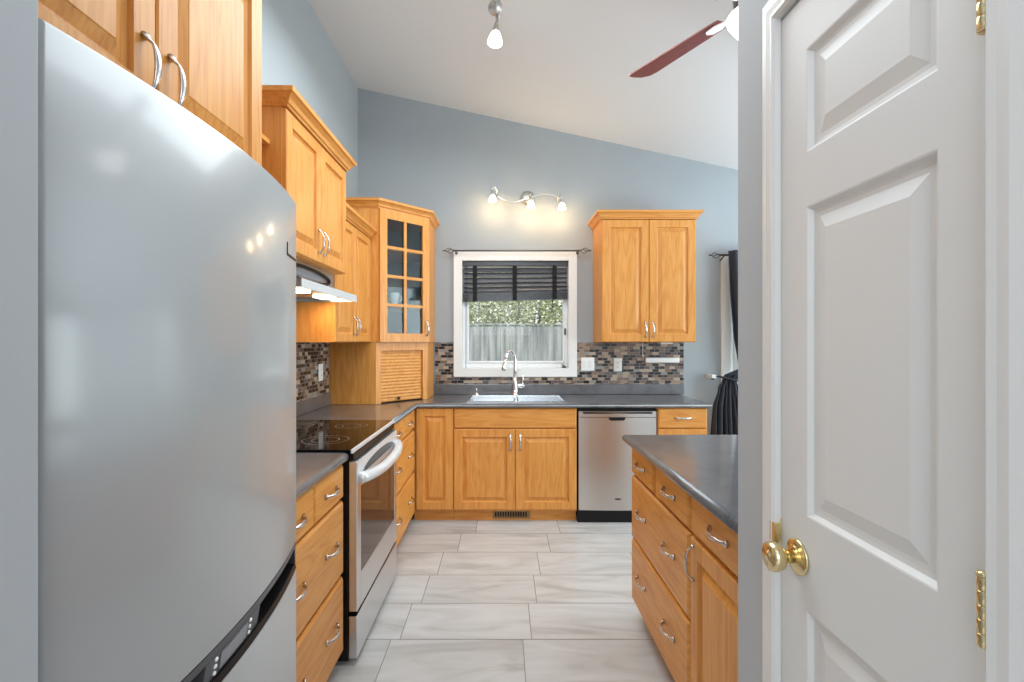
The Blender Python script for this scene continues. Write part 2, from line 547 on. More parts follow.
# ------------------------------------------------------------------ the room
def floor():
    bm = bmesh.new()
    lay = bm.faces.layers.float.new('tile_rand')
    pitch, w, g = 0.308, 0.6095, 0.0042
    offs = {-1: -0.5216, 0: -0.481, 1: -0.435, 2: -0.3925, 3: -0.302, 4: -0.2, 5: -0.15, -2: -0.565, -3: -0.61, -4: -0.04}
    def f(x0, x1, y0, y1, z, mi, r):
        q = bm.faces.new([bm.verts.new(p) for p in ((x0, y0, z), (x1, y0, z), (x1, y1, z), (x0, y1, z))])
        q.material_index = mi; q[lay] = r
    f(XL-0.1, XR+0.1, Y0, YB+0.1, -0.0018, 1, 0.5)
    k = math.floor((Y0-2.231)/pitch)
    while 2.231+k*pitch < YB:
        y0 = 2.231+k*pitch; y1 = min(YB, y0+pitch-g)
        x = offs.get(k, -0.5+0.046*(k % 13))
        x -= math.ceil((x-XL)/w)*w
        while x < XR:
            a, b = max(x, XL), min(x+w-g, XR)
            if b > a: f(a, b, y0, y1, 0.0, 0, random.random())
            x += w
        k += 1
    # slab edge below
    me = bpy.data.meshes.new('floor'); bm.to_mesh(me); bm.free()
    me.materials.append(TILE); me.materials.append(GROUT)
    o = bpy.data.objects.new('floor', me); COL.objects.link(o)
    struct(o)
    struct(MB().box(XL-0.12, XR+0.12, Y0, YB+0.14, -0.25, -0.004).build('floor_slab', GROUT))
floor()

# side walls and sloped ceiling
def wall_seg(mb, x0, x1, z0=0.0, z1=None, y0=YB, y1=YB+0.14):
    if z1 is None: mb.prism([(x0, z0), (x1, z0), (x1, zc(x1)), (x0, zc(x0))], 'y', y0, y1)
    else: mb.box(x0, x1, y0, y1, z0, z1)
W1 = (-0.382, 0.590, 1.128, 2.112)      # sink window opening
W2 = (2.0, 3.45, 0.06, 2.08)            # patio window opening
mb = MB()
wall_seg(mb, XL-0.12, W1[0]); wall_seg(mb, W1[0], W1[1], 0, W1[2]); wall_seg(mb, W1[0], W1[1], W1[3])
wall_seg(mb, W1[1], W2[0]); wall_seg(mb, W2[0], W2[1], 0, W2[2]); wall_seg(mb, W2[0], W2[1], W2[3]); wall_seg(mb, W2[1], XR+0.12)
struct(mb.build('wall_back', WALL))
struct(MB().box(XL-0.12, XL, Y0, YB, 0, zc(XL)).build('wall_left', WALL))
mb = MB()
for a, b, z0, z1 in ((Y0, 1.1, 0, zc(XR)), (1.1, 3.9, 0, 0.35), (1.1, 3.9, 2.15, zc(XR)), (3.9, YB, 0, zc(XR))):
    mb.box(XR, XR+0.12, a, b, z0, z1)
struct(mb.build('wall_right', WALL))
struct(MB().prism([(XL-0.12, zc(XL-0.12)), (XR+0.12, zc(XR+0.12)), (XR+0.12, zc(XR+0.12)+0.2), (XL-0.12, zc(XL-0.12)+0.2)], 'y', Y0, YB+0.3).build('ceiling', CEIL))

# the stub wall beside the fridge and the pantry closet wall with its door opening
struct(MB().box(XL, -0.54, 0.30, 0.556, 0, zc(-0.54), 0.004).build('wall_fridge', HALLPAINT))
PX = 0.575
PD0, PD1, PDT = 0.572, 1.011, 2.047
mb = MB()
mb.box(PX, 1.30, PD1, 1.194, 0, 3.15, 0.003)
mb.box(PX, 1.30, Y0+1.2, PD0, 0, 3.15)
mb.box(PX, 1.30, PD0, PD1, PDT, 3.15)
mb.box(1.2, 1.30, PD0, PD1, 0, PDT)
struct(mb.build('wall_pantry', HALLPAINT))

# pantry door: three raised panels in one column
def pantry_door():
    root = bpy.data.objects.new('door_1', None); COL.objects.link(root)
    root.location = (PX, PD0, 0); struct(root)
    y0, y1, z0, z1 = PD0+0.004, PD1-0.003, 0.008, PDT-0.003
    n = V((-1, 0, 0)); xf = PX
    w, h = y1-y0, z1-z0
    a0, a1 = 0.643, 0.924                    # panel column along y
    zs = [(0.22, 0.862), (1.040, 1.634), (1.738, 1.936)]
    mb = MB()
    xb = xf+0.035
    def q(ya, yb, za, zb): mb.quad((xf, ya, za), (xf, ya, zb), (xf, yb, zb), (xf, yb, za))
    q(y0, a0, z0, z1); q(a1, y1, z0, z1)
    prev = z0
    for za, zb in zs:
        q(a0, a1, prev, za)
        prev = zb
        mb.panel((xf, a0, za), (0, 1, 0), UZ, n, a1-a0, zb-za, [(0, 0), (0.003, -0.001), (0.009, -0.010), (0.016, -0.011), (0.024, -0.011), (0.050, -0.0035), (0.056, -0.0035)], close=False)
    q(a0, a1, prev, z1)
    for ya, yb, za, zb in ((y0, y0, z0, z1), (y1, y1, z0, z1)):
        mb.quad((xf, ya, za), (xf, ya, zb), (xb, ya, zb), (xb, ya, za))
    for z in (z0, z1):
        mb.quad((xf, y0, z), (xf, y1, z), (xb, y1, z), (xb, y0, z))
    mb.quad((xb, y0, z0), (xb, y0, z1), (xb, y1, z1), (xb, y1, z0))
    bmesh.ops.remove_doubles(mb.bm, verts=mb.bm.verts[:], dist=0.0002)
    mb.build('door_leaf', DOORWHITE, root)
    # jamb
    mb = MB()
    mb.box(PX+0.012, PX+0.10, PD1-0.003, PD1, 0, PDT)
    mb.box(PX+0.040, PX+0.052, PD0, PD0+0.02, 0, PDT); mb.box(PX+0.040, PX+0.052, PD1-0.016, PD1-0.004, 0, PDT)
    mb.build('door_stop', WHITE, root)
    # casing: moulded boards
    prof = [(0.0, 0.0), (0.0, 0.012), (0.006, 0.017), (0.016, 0.015), (0.03, 0.016), (0.045, 0.011), (0.058, 0.009), (0.062, 0.004), (0.062, 0)]
    mb = MB()
    ci0, ci1, ct = PD0-0.004, PD1-0.004, PDT+0.004
    def board(pts_in, d_out):
        # pts_in: two ends at the inner edge and whether mitred
        (pa, ma), (pb, mb_) = pts_in
        rows = []
        for p, mdir in ((pa, ma), (pb, mb_)):
            rows.append([mb.bm.verts.new((PX-0.0005-t, p[0]+d_out[0]*o+mdir[0]*o, p[1]+d_out[1]*o+mdir[1]*o)) for o, t in prof])
        k = len(prof)
        for j in range(k):
            mb.bm.faces.new((rows[0][j], rows[0][(j+1) % k], rows[1][(j+1) % k], rows[1][j]))
        mb.bm.faces.new(rows[0]); mb.bm.faces.new(rows[1][::-1])
    board((((ci1, 0), (0, 0)), ((ci1, ct), (0, 1))), (0.95, 0))
    board((((ci0, 0), (0, 0)), ((ci0, ct), (0, 1))), (-1, 0))
    board((((ci0, ct), (-1, 0)), ((ci1, ct), (0.95, 0))), (0, 1))
    mb.build('door_casing', DOORWHITE, root)
    # knob with rosette
    ky, kz = 0.948, 0.953
    k = MB()
    k.lathe([(0, 0.062), (0.012, 0.062), (0.0125, 0.0605), (0.021, 0.061), (0.026, 0.058), (0.0285, 0.051), (0.028, 0.044), (0.024, 0.036), (0.016, 0.030), (0.0125, 0.025), (0.0125, 0.012), (0.0, 0.012)], (PX, ky, kz), n, 32)
    kn = k.build('knob', BRASS, root)
    k = MB()
    k.lathe([(0.0, 0.0005), (0.034, 0.0005), (0.0345, 0.004), (0.030, 0.0065), (0.027, 0.0062), (0.022, 0.010), (0.016, 0.0125), (0, 0.0125)], (PX, ky, kz), n, 32)
    k.build('rosette', BRASS, kn)
    k = MB().box(PX-0.003, PX+0.004, PD1-0.0055, PD1-0.0015, kz-0.002, kz+0.055, 0.001)
    k.box(PX-0.0165, PX-0.004, PD1-0.0085, PD1+0.010, kz+0.004, kz+0.045, 0.001)
    k.build('strike_plate', BRASS, root)
    for hz in (1.789, 1.054, 0.28):
        hx, hy = PX-0.0085, PD0+0.002
        m2 = MB()
        for i in range(5):
            m2.lathe([(0, 0), (0.0062, 0), (0.0066, 0.001), (0.0066, 0.0155), (0.0062, 0.0165), (0, 0.0165)], (hx, hy, hz-0.0425+i*0.017), UZ, 14)
        m2.lathe([(0, 0), (0.0075, 0), (0.007, 0.004), (0, 0.006)], (hx, hy, hz+0.0425), UZ, 14)
        m2.box(hx, hx+0.008, hy+0.001, hy+0.009, hz-0.043, hz+0.043); m2.box(hx, hx+0.008, hy-0.010, hy-0.001, hz-0.043, hz+0.043)
        m2.build('hinge', BRASS, root)
pantry_door()

# sink window
def window(name, op, casing, sash, bottom_casing=True, latch=False, mullion=None):
    x0, x1, z0, z1 = op
    root = bpy.data.objects.new(name, None); COL.objects.link(root)
    root.location = (x0, YB, z0); struct(root)
    mb = MB()
    c = casing; t = 0.018
    e = 0.0006
    P = [(x0-c, z0-c), (x1+c, z0-c), (x1+c, z1+c), (x0-c, z1+c)]
    I = [(x0, z0), (x1, z0), (x1, z1), (x0, z1)]
    for k in range(4):
        if k == 0 and not bottom_casing: continue
        j = (k+1) % 4
        mb.prism([P[k], P[j], I[j], I[k]], 'y', YB-t, YB-e, 0.0)
    mb.build('casing', WHITE, root)
    mb = MB()   # jamb lining
    g = 0.012
    mb.box(x0+e, x0+g, YB-0.016, YB+0.125, z0+e, z1-e); mb.box(x1-g, x1-e, YB-0.016, YB+0.125, z0+e, z1-e)
    mb.box(x0+g, x1-g, YB-0.016, YB+0.125, z0+e, z0+g); mb.box(x0+g, x1-g, YB-0.016, YB+0.125, z1-g, z1-e)
    mb.build('jamb', WHITE, root)
    s0, s1, sb, st = sash
    mb = MB()
    ya, yb = YB+0.075, YB+0.12
    xa, xb, za, zb = x0+g, x1-g, z0+g, z1-g
    for (a, b, cc, d) in ((xa, xa+s0, za, zb), (xb-s1, xb, za, zb), (xa+s0, xb-s1, za, za+sb), (xa+s0, xb-s1, zb-st, zb)):
        mb.box(a, b, ya, yb, cc, d, 0.003)
        # inner bead
    mb.box(xa+s0-0.014, xa+s0, ya-0.014, ya, za+sb-0.014, zb-st+0.014, 0.003); mb.box(xb-s1, xb-s1+0.014, ya-0.014, ya, za+sb-0.014, zb-st+0.014, 0.003)
    mb.box(xa+s0, xb-s1, ya-0.014, ya, za+sb-0.014, za+sb, 0.003); mb.box(xa+s0, xb-s1, ya-0.014, ya, zb-st, zb-st+0.014, 0.003)
    if mullion: mb.box(mullion-0.035, mullion+0.035, ya-0.005, yb, za+sb, zb-st, 0.003)
    fr = mb.build('window_frame', VINYL, root)
    MB().box(xa+s0-0.004, xb-s1+0.004, ya+0.02, ya+0.026, za+sb-0.004, zb-st+0.004).build('pane', GLASS, root)
    if latch:
        m = MB().box(xb-0.030, xb-0.016, ya-0.018, ya, 1.44, 1.50, 0.003)
        m.box(xb-0.028, xb-0.019, ya-0.034, ya-0.016, 1.47, 1.485, 0.002)
        m.build('latch', BLACK, root)
        m = MB().box(xb-0.05, xb-0.012, ya-0.022, ya, za+0.002, za+0.016, 0.004)
        m.tube([(xb-0.03, ya-0.016, za+0.014), (xb-0.035, ya-0.028, za+0.024), (xb-0.06, ya-0.036, za+0.03)], 0.004, 8)
        m.build('crank', CHAR, root)
    return root
window('window_1', W1, 0.062, (0.055, 0.04, 0.062, 0.05), latch=True)
window('window_2', W2, 0.064, (0.06, 0.06, 0.08, 0.06), mullion=2.72)

def side_window():
    root = bpy.data.objects.new('window_3', None); COL.objects.link(root)
    root.location = (XR, 2.5, 0.35); struct(root)
    ya, yb, za, zb = 1.1, 3.9, 0.35, 2.15
    def ring(x0, x1, o, i, e):
        m = MB()
        for (a, b, c, d) in ((ya-o, ya+i, za-o, zb+o), (yb-i, yb+o, za-o, zb+o), (ya+i, yb-i, za-o, za+i), (ya+i, yb-i, zb-i, zb+o)):
            m.box(x0, x1, a+e, b-e if b > a+0.2 else b-e, c+e, d-e)
        return m
    ring(XR-0.018, XR-0.0006, 0.062, 0.0, 0).build('casing', WHITE, root)
    m = ring(XR+0.05, XR+0.10, -0.001, 0.06, 0)
    m.box(XR+0.05, XR+0.10, 2.47, 2.53, za+0.06, zb-0.06)
    m.build('window_frame', VINYL, root)
    MB().box(XR+0.072, XR+0.078, ya+0.055, yb-0.055, za+0.055, zb-0.055).build('pane', GLASS, root)
side_window()

# mosaic backsplashes
mb = MB()
cz = 1.0
c1 = 0.0635
for a, b, z0, z1 in ((-0.61, W1[0]-c1, cz, 1.371), (W1[1]+c1, 1.603, cz, 1.371), (W1[0]-c1, W1[1]+c1, cz, W1[2]-c1)):
    mb.box(a, b, YB-0.008, YB-0.0005, z0, z1)
struct(mb.build('wall_back_tile', MOSX))
struct(MB().box(XL+0.0005, XL+0.008, 1.36, 3.572, cz, 1.371).build('wall_left_tile', MOSY))

# ------------------------------------------------------------------ worktops
def bullnose(edge, zt=0.91, zb=0.872):
    r = (zt-zb)/2
    return [(edge-r+r*math.sin(a), (zt+zb)/2+r*math.cos(a)) for a in [PI*i/8 for i in range(9)]]
CE = -0.655      # front edge of the worktops along the side wall
BE = 3.645       # front edge of the worktops along the end wall
def worktops():
    zt, zb = 0.91, 0.872
    # L-shaped run: past the stove, round the corner, under the window
    root = thing('countertop', 'long L-shaped dark grey laminate countertop running under the sink window', 'countertop', (0.2, 3.95, zb))
    mb = MB()
    ys, xe = 2.822, 1.575
    r = (zt-zb)/2
    N = 8
    offs = [(-r+r*math.sin(PI*i/N), (zt+zb)/2+r*math.cos(PI*i/N)) for i in range(N+1)]
    path = [(CE, ys), (CE, BE), (xe, BE), (xe, YB-0.001)]
    dirs = [((1, 0)), ((1, -1)), ((1, -1)), ((1, 0))]
    rows = []
    for (px, py), (dx, dy) in zip(path, dirs):
        rows.append([mb.bm.verts.new((px+dx*o, py+dy*o, z)) for o, z in offs])
    for A, B in zip(rows, rows[1:]):
        for j in range(N):
            f = mb.bm.faces.new((A[j], B[j], B[j+1], A[j+1])); f.smooth = True
    bl = [(XL+0.001, YB-0.001), (XL+0.001, ys)]
    top = [mb.bm.verts.new((x, y, zt)) for x, y in bl]; bot = [mb.bm.verts.new((x, y, zb)) for x, y in bl]
    def face(vs): mb.bm.faces.new(vs)
    # sink cut-out: top made of strips round it
    sx0, sx1, sy0, sy1 = -0.272, 0.478, 3.735, 4.165
    hole = [mb.bm.verts.new((x, y, zt)) for x, y in ((sx0, sy0), (sx1, sy0), (sx1, sy1), (sx0, sy1))]
    holeb = [mb.bm.verts.new((x, y, zb)) for x, y in ((sx0, sy0), (sx1, sy0), (sx1, sy1), (sx0, sy1))]
    for r_, t_, h_ in ((0, top, hole), (N, bot, holeb)):
        a, b, c, d = [row[r_] for row in rows]
        face((a, b, t_[0], t_[1]))
        face((b, h_[0], h_[3], t_[0])); face((b, c, h_[1], h_[0])); face((c, d, h_[2], h_[1])); face((d, t_[0], h_[3], h_[2]))
    for k in range(4): face((hole[k], hole[(k+1) % 4], holeb[(k+1) % 4], holeb[k]))
    face((top[0], top[1], bot[1], bot[0])); face((rows[3][0], top[0], bot[0]) + tuple(rows[3][::-1][:-1]))
    face(tuple(rows[0])+(bot[1], top[1]))
    mb.build('worktop', LAMINATE, root)
    mb = MB()
    mb.box(-0.61, 1.603, YB-0.022, YB-0.0005, zt+0.0005, 1.0, 0.004)
    mb.box(XL+0.0005, XL+0.022, ys, 3.572, zt+0.0005, 1.0, 0.004)
    mb.build('curb', LAMINATE, root)
    root = thing('countertop', 'short brown-tinged laminate countertop over the drawers between fridge and stove', 'countertop', (-0.97, 1.7, zb))
    MB().prism([(XL+0.001, zt), (XL+0.001, zb)]+[p for p in bullnose(CE)][::-1], 'y', 1.375, 2.026).build('worktop', LAMINATE, root, smooth=40)
    MB().box(XL+0.0005, XL+0.022, 1.375, 2.026, zt+0.0005, 1.0, 0.004).build('curb', LAMINATE, root)
    # island: edge faces the aisle, far end rounded too
    root = thing('island_countertop', 'dark grey speckled countertop with bright rounded edge over the island drawers', 'countertop', (0.9, 1.8, zb))
    mb = MB()
    ix, iy = 0.595, 2.436
    rows = []
    path = [((ix, 1.1965), (1, 0)), ((ix, iy), (1, -1)), ((1.30, iy), (-1, -1)), ((1.30, 1.1965), (-1, 0))]
    for (px, py), (dx, dy) in path:
        rows.append([mb.bm.verts.new((px-dx*o, py+dy*-o if dy == 0 else py+o, z)) for o, z in offs])
    for A, B in zip(rows, rows[1:]):
        for j in range(N):
            f = mb.bm.faces.new((A[j], B[j], B[j+1], A[j+1])); f.smooth = True
    mb.bm.faces.new([r_[0] for r_ in rows]); mb.bm.faces.new([r_[N] for r_ in rows][::-1])
    mb.bm.faces.new(rows[0]+rows[3][::-1])
    mb.build('worktop', LAMINATE, root)
worktops()

# ------------------------------------------------------------------ base cabinets
NX, NXm, NYm = V((1, 0, 0)), V((-1, 0, 0)), V((0, -1, 0))
def drawer_base_left(label, y0, y1, name='drawer_cabinet'):
    root = thing(name, label, 'cabinet', (-0.98, (y0+y1)/2, 0), 'oak drawer cabinets')
    xf = -0.692
    mb = MB().box(XL+0.002, xf, y0, y1, 0.085, 0.871)
    mb.build('body', OAKV, root)
    MB().box(XL+0.05, xf-0.05, y0+0.002, y1-0.002, 0.0, 0.085).build('toe_kick', OAKY, root)
    w = y1-y0
    g = 0.004
    half = (w-3*g)/2
    for k in range(2):
        front(root, 'drawer', (xf, y0+g+k*(half+g), 0.724), UY, NX, half, 0.141, SLAB, OAKY, [(half/2, 0.07, 'h')])
    front(root, 'drawer', (xf, y0+g, 0.410), UY, NX, w-2*g, 0.302, SLAB, OAKY, [(w*0.25, 0.156, 'h'), (w*0.75, 0.156, 'h')])
    front(root, 'drawer', (xf, y0+g, 0.085), UY, NX, w-2*g, 0.309, SLAB, OAKY, [(w*0.25, 0.158, 'h'), (w*0.75, 0.158, 'h')])
    return root
drawer_base_left('honey oak drawer cabinet squeezed between the silver fridge and the stove', 1.385, 2.020)
drawer_base_left('narrow-looking oak drawer cabinet between the stove and the inside corner', 2.826, 3.640)

YF = 3.685       # face frame plane of the end-wall cabinets (fronts stand 2 cm out)
def base_back(name, label, x0, x1, group=None):
    root = thing(name, label, 'cabinet', ((x0+x1)/2, 3.98, 0), group)
    MB().box(x0, x1, YF, YB-0.002, 0.085, 0.871).build('body', OAKV, root)
    MB().box(x0, x1, 3.725, 3.745, 0.0, 0.0845).build('toe_kick', OAKX, root)
    return root
DN = V((0, -1, 0))
r = base_back('corner_base_cabinet', 'oak base cabinet with one tall raised-panel door in the inside corner', -0.690, -0.384)
front(r, 'door', (-0.668, YF, 0.098), UX, DN, 0.281, 0.772, RAISED(), OAKV)
# sink base with an open top box so that the bowls hang inside it
root = thing('sink_cabinet', 'double-door oak cabinet under the sink with a plain false drawer front', 'cabinet', (0.087, 3.98, 0))
mb = MB()
x0, x1 = -0.382, 0.557
mb.box(x0, x0+0.018, YF, YB-0.002, 0.085, 0.871); mb.box(x1-0.018, x1, YF, YB-0.002, 0.085, 0.871)
mb.box(x0+0.018, x1-0.018, YF, YB-0.002, 0.085, 0.103); mb.box(x0+0.018, x1-0.018, YF, YF+0.018, 0.103, 0.871); mb.box(x0+0.018, x1-0.018, YB-0.012, YB-0.002, 0.103, 0.871)
mb.build('body', OAKV, root)
MB().box(x0, x1, 3.725, 3.745, 0.0, 0.0845).build('toe_kick', OAKX, root)
front(root, 'false_drawer', (-0.380, YF, 0.717), UX, DN, 0.933, 0.154, SLAB, OAKX)
front(root, 'door', (-0.380, YF, 0.098), UX, DN, 0.464, 0.613, RAISED(), OAKV, [(0.464-0.035, 0.515, 'v')])
front(root, 'door', (0.089, YF, 0.098), UX, DN, 0.464, 0.613, RAISED(), OAKV, [(0.035, 0.515, 'v')])
# register in the toe kick
root = thing('vent_register', 'small metal floor register set in the wood kick board under the sink', 'vent', (0.052, 3.72, 0.02))
MB().panel((-0.085, 3.7245, 0.012), UX, UZ, DN, 0.29, 0.066, [(0, 0), (0.001, 0.004), (0.014, 0.005), (0.016, 0.002)]).build('frame', simple('register_tan', lin(150, 118, 78), 0.45, 0.3), root)
mb = MB()
for i in range(13):
    mb.box(-0.068+i*0.0195, -0.057+i*0.0195, 3.7175, 3.7218, 0.028, 0.063)
mb.build('louvre', BLACK, root)
r = base_back('drawer_cabinet', 'oak cabinet with one narrow drawer beside the dishwasher by the curtain', 1.172, 1.552, 'oak drawer cabinets')
front(r, 'drawer', (1.176, YF, 0.717), UX, DN, 0.372, 0.154, SLAB, OAKX, [(0.186, 0.08, 'h')])
front(r, 'door', (1.176, YF, 0.098), UX, DN, 0.372, 0.613, RAISED(), OAKV, [(0.335, 0.515, 'v')])

# island
IX = 0.656
def island():
    n = NXm
    root = thing('island_drawer_cabinet', 'oak island cabinet of wide drawers facing the aisle across from the stove', 'cabinet', (0.95, 2.04, 0), 'oak drawer cabinets')
    y0, y1 = 1.660, 2.412
    MB().box(IX, 1.26, y0, y1, 0.1, 0.871).build('body', OAKV, root)
    MB().box(IX+0.06, 1.22, y0+0.001, y1-0.05, 0, 0.1).build('toe_kick', OAKY, root)
    # u runs toward the camera so that u x z = outward
    def fr(name, ya, yb, za, zb, rings, mat, hs): return front(root if name != 'x' else None, name, (IX, yb, za), (0, -1, 0), n, yb-ya, zb-za, rings, mat, hs)
    fr('drawer', 2.069, 2.410, 0.723, 0.866, SLAB, OAKY, [(0.17, 0.07, 'h')])
    fr('drawer', 1.672, 2.038, 0.723, 0.866, SLAB, OAKY, [(0.183, 0.07, 'h')])
    fr('drawer', 1.672, 2.410, 0.411, 0.711, SLAB, OAKY, [(0.185, 0.16, 'h'), (0.553, 0.16, 'h')])
    fr('drawer', 1.672, 2.410, 0.098, 0.400, SLAB, OAKY, [(0.185, 0.165, 'h'), (0.553, 0.165, 'h')])
    root = thing('island_door_cabinet', 'oak island cabinet with one drawer above a raised-panel door, against the pantry wall', 'cabinet', (0.95, 1.42, 0))
    y0, y1 = 1.197, 1.658
    MB().box(IX, 1.26, y0, y1, 0.1, 0.871).build('body', OAKV, root)
    MB().box(IX+0.06, 1.22, y0+0.001, y1-0.001, 0, 0.1).build('toe_kick', OAKY, root)
    front(root, 'drawer', (IX, 1.652, 0.724), (0, -1, 0), n, 0.450, 0.142, SLAB, OAKY, [(0.222, 0.075, 'h')])
    front(root, 'door', (IX, 1.652, 0.098), (0, -1, 0), n, 0.450, 0.612, RAISED(), OAKV, [(0.030, 0.535, 'v')])
island()

# ------------------------------------------------------------------ wall cabinets
ZB, ZT = 1.373, 2.37
def uppers():
    # above the fridge
    root = thing('fridge_cabinet', 'deep oak wall cabinet with two tall doors above the silver fridge', 'cabinet', (-1.0, 0.97, 1.8))
    xf = -0.710
    MB().box(XL+0.002, xf, 0.560, 1.385, 1.80, ZT).build('body', OAKV, root)
    for a, w in ((0.563, 0.388), (0.955, 0.416)):
        hp = w-0.034 if a < 0.9 else 0.034
        front(root, 'door', (xf, a, 1.815), UY, NX, w, ZT-1.82, RAISED(), OAKV, [(hp, 0.085, 'v')])
    MB().sweep([(XL+0.024, 1.3865), (xf+0.022, 1.3865), (xf+0.022, 0.562)], CROWN, ZT+0.0005, side=-1).build('crown', OAKY, root)
    # open shelves between it and the stove cabinet
    root = thing('wall_shelf', 'open oak wall shelf between the fridge cabinet and the hood cabinet', 'shelf', (-1.15, 1.7, 1.8))
    mb = MB().box(XL+0.002, XL+0.02, 1.392, 2.028, 1.78, 2.33)
    mb.build('back_panel', OAKV, root)
    for z in (1.78, 2.205):
        MB().box(XL+0.021, -0.985, 1.392, 2.028, z, z+0.02, 0.003).build('shelf_board', OAKY, root)
    # above the hood
    root = thing('hood_cabinet', 'tall two-door oak wall cabinet with crown moulding directly above the range hood', 'cabinet', (-1.1, 2.42, 1.76))
    xf = -0.940
    MB().box(XL+0.002, xf, 2.034, 2.812, 1.768, ZT).build('body', OAKV, root)
    for k, a in enumerate((2.037, 2.425)):
        front(root, 'door', (xf, a, 1.772), UY, NX, 0.384, ZT-1.778, RAISED(), OAKV, [(0.384-0.032 if k == 0 else 0.032, 0.10, 'v')])
    MB().sweep([(XL+0.024, 2.813), (xf+0.0215, 2.813), (xf+0.0215, 2.033), (XL+0.024, 2.033)], CROWN, ZT+0.0005, side=-1).build('crown', OAKY, root)
    # shorter cabinet beside the corner
    root = thing('wall_cabinet', 'short shallow two-door oak wall cabinet between range hood and glass corner cabinet', 'cabinet', (-1.15, 3.2, ZB))
    xf = -1.006
    MB().box(XL+0.002, xf, 2.8145, 3.573, ZB, 2.14).build('body', OAKV, root)
    for k, a in enumerate((2.8165, 3.196)):
        front(root, 'door', (xf, a, ZB+0.003), UY, NX, 0.374, 2.137-ZB-0.003, RAISED(0.05), OAKV, [(0.374-0.03 if k == 0 else 0.03, 0.105, 'v')])
    MB().sweep([(xf+0.0215, 3.572), (xf+0.0215, 2.8155)], CROWN, 2.1405, side=-1).build('crown', OAKY, root)
    # at the end wall
    root = thing('wall_cabinet', 'two-door oak wall cabinet with crown moulding hanging over the white outlets', 'cabinet', (1.177, 4.1, ZB))
    yf = 3.925
    MB().box(0.795, 1.560, yf, YB-0.002, ZB, ZT).build('body', OAKV, root)
    for k, a in enumerate((0.798, 1.180)):
        front(root, 'door', (a, yf, ZB+0.003), UX, DN, 0.378, ZT-ZB-0.006, RAISED(0.062), OAKV, [(0.378-0.028 if k == 0 else 0.028, 0.10, 'v')])
    MB().sweep([(1.560, YB-0.002), (1.560, yf-0.0215), (0.795, yf-0.0215), (0.795, YB-0.002)], CROWN, ZT+0.0005, side=-1).build('crown', OAKX, root)
uppers()

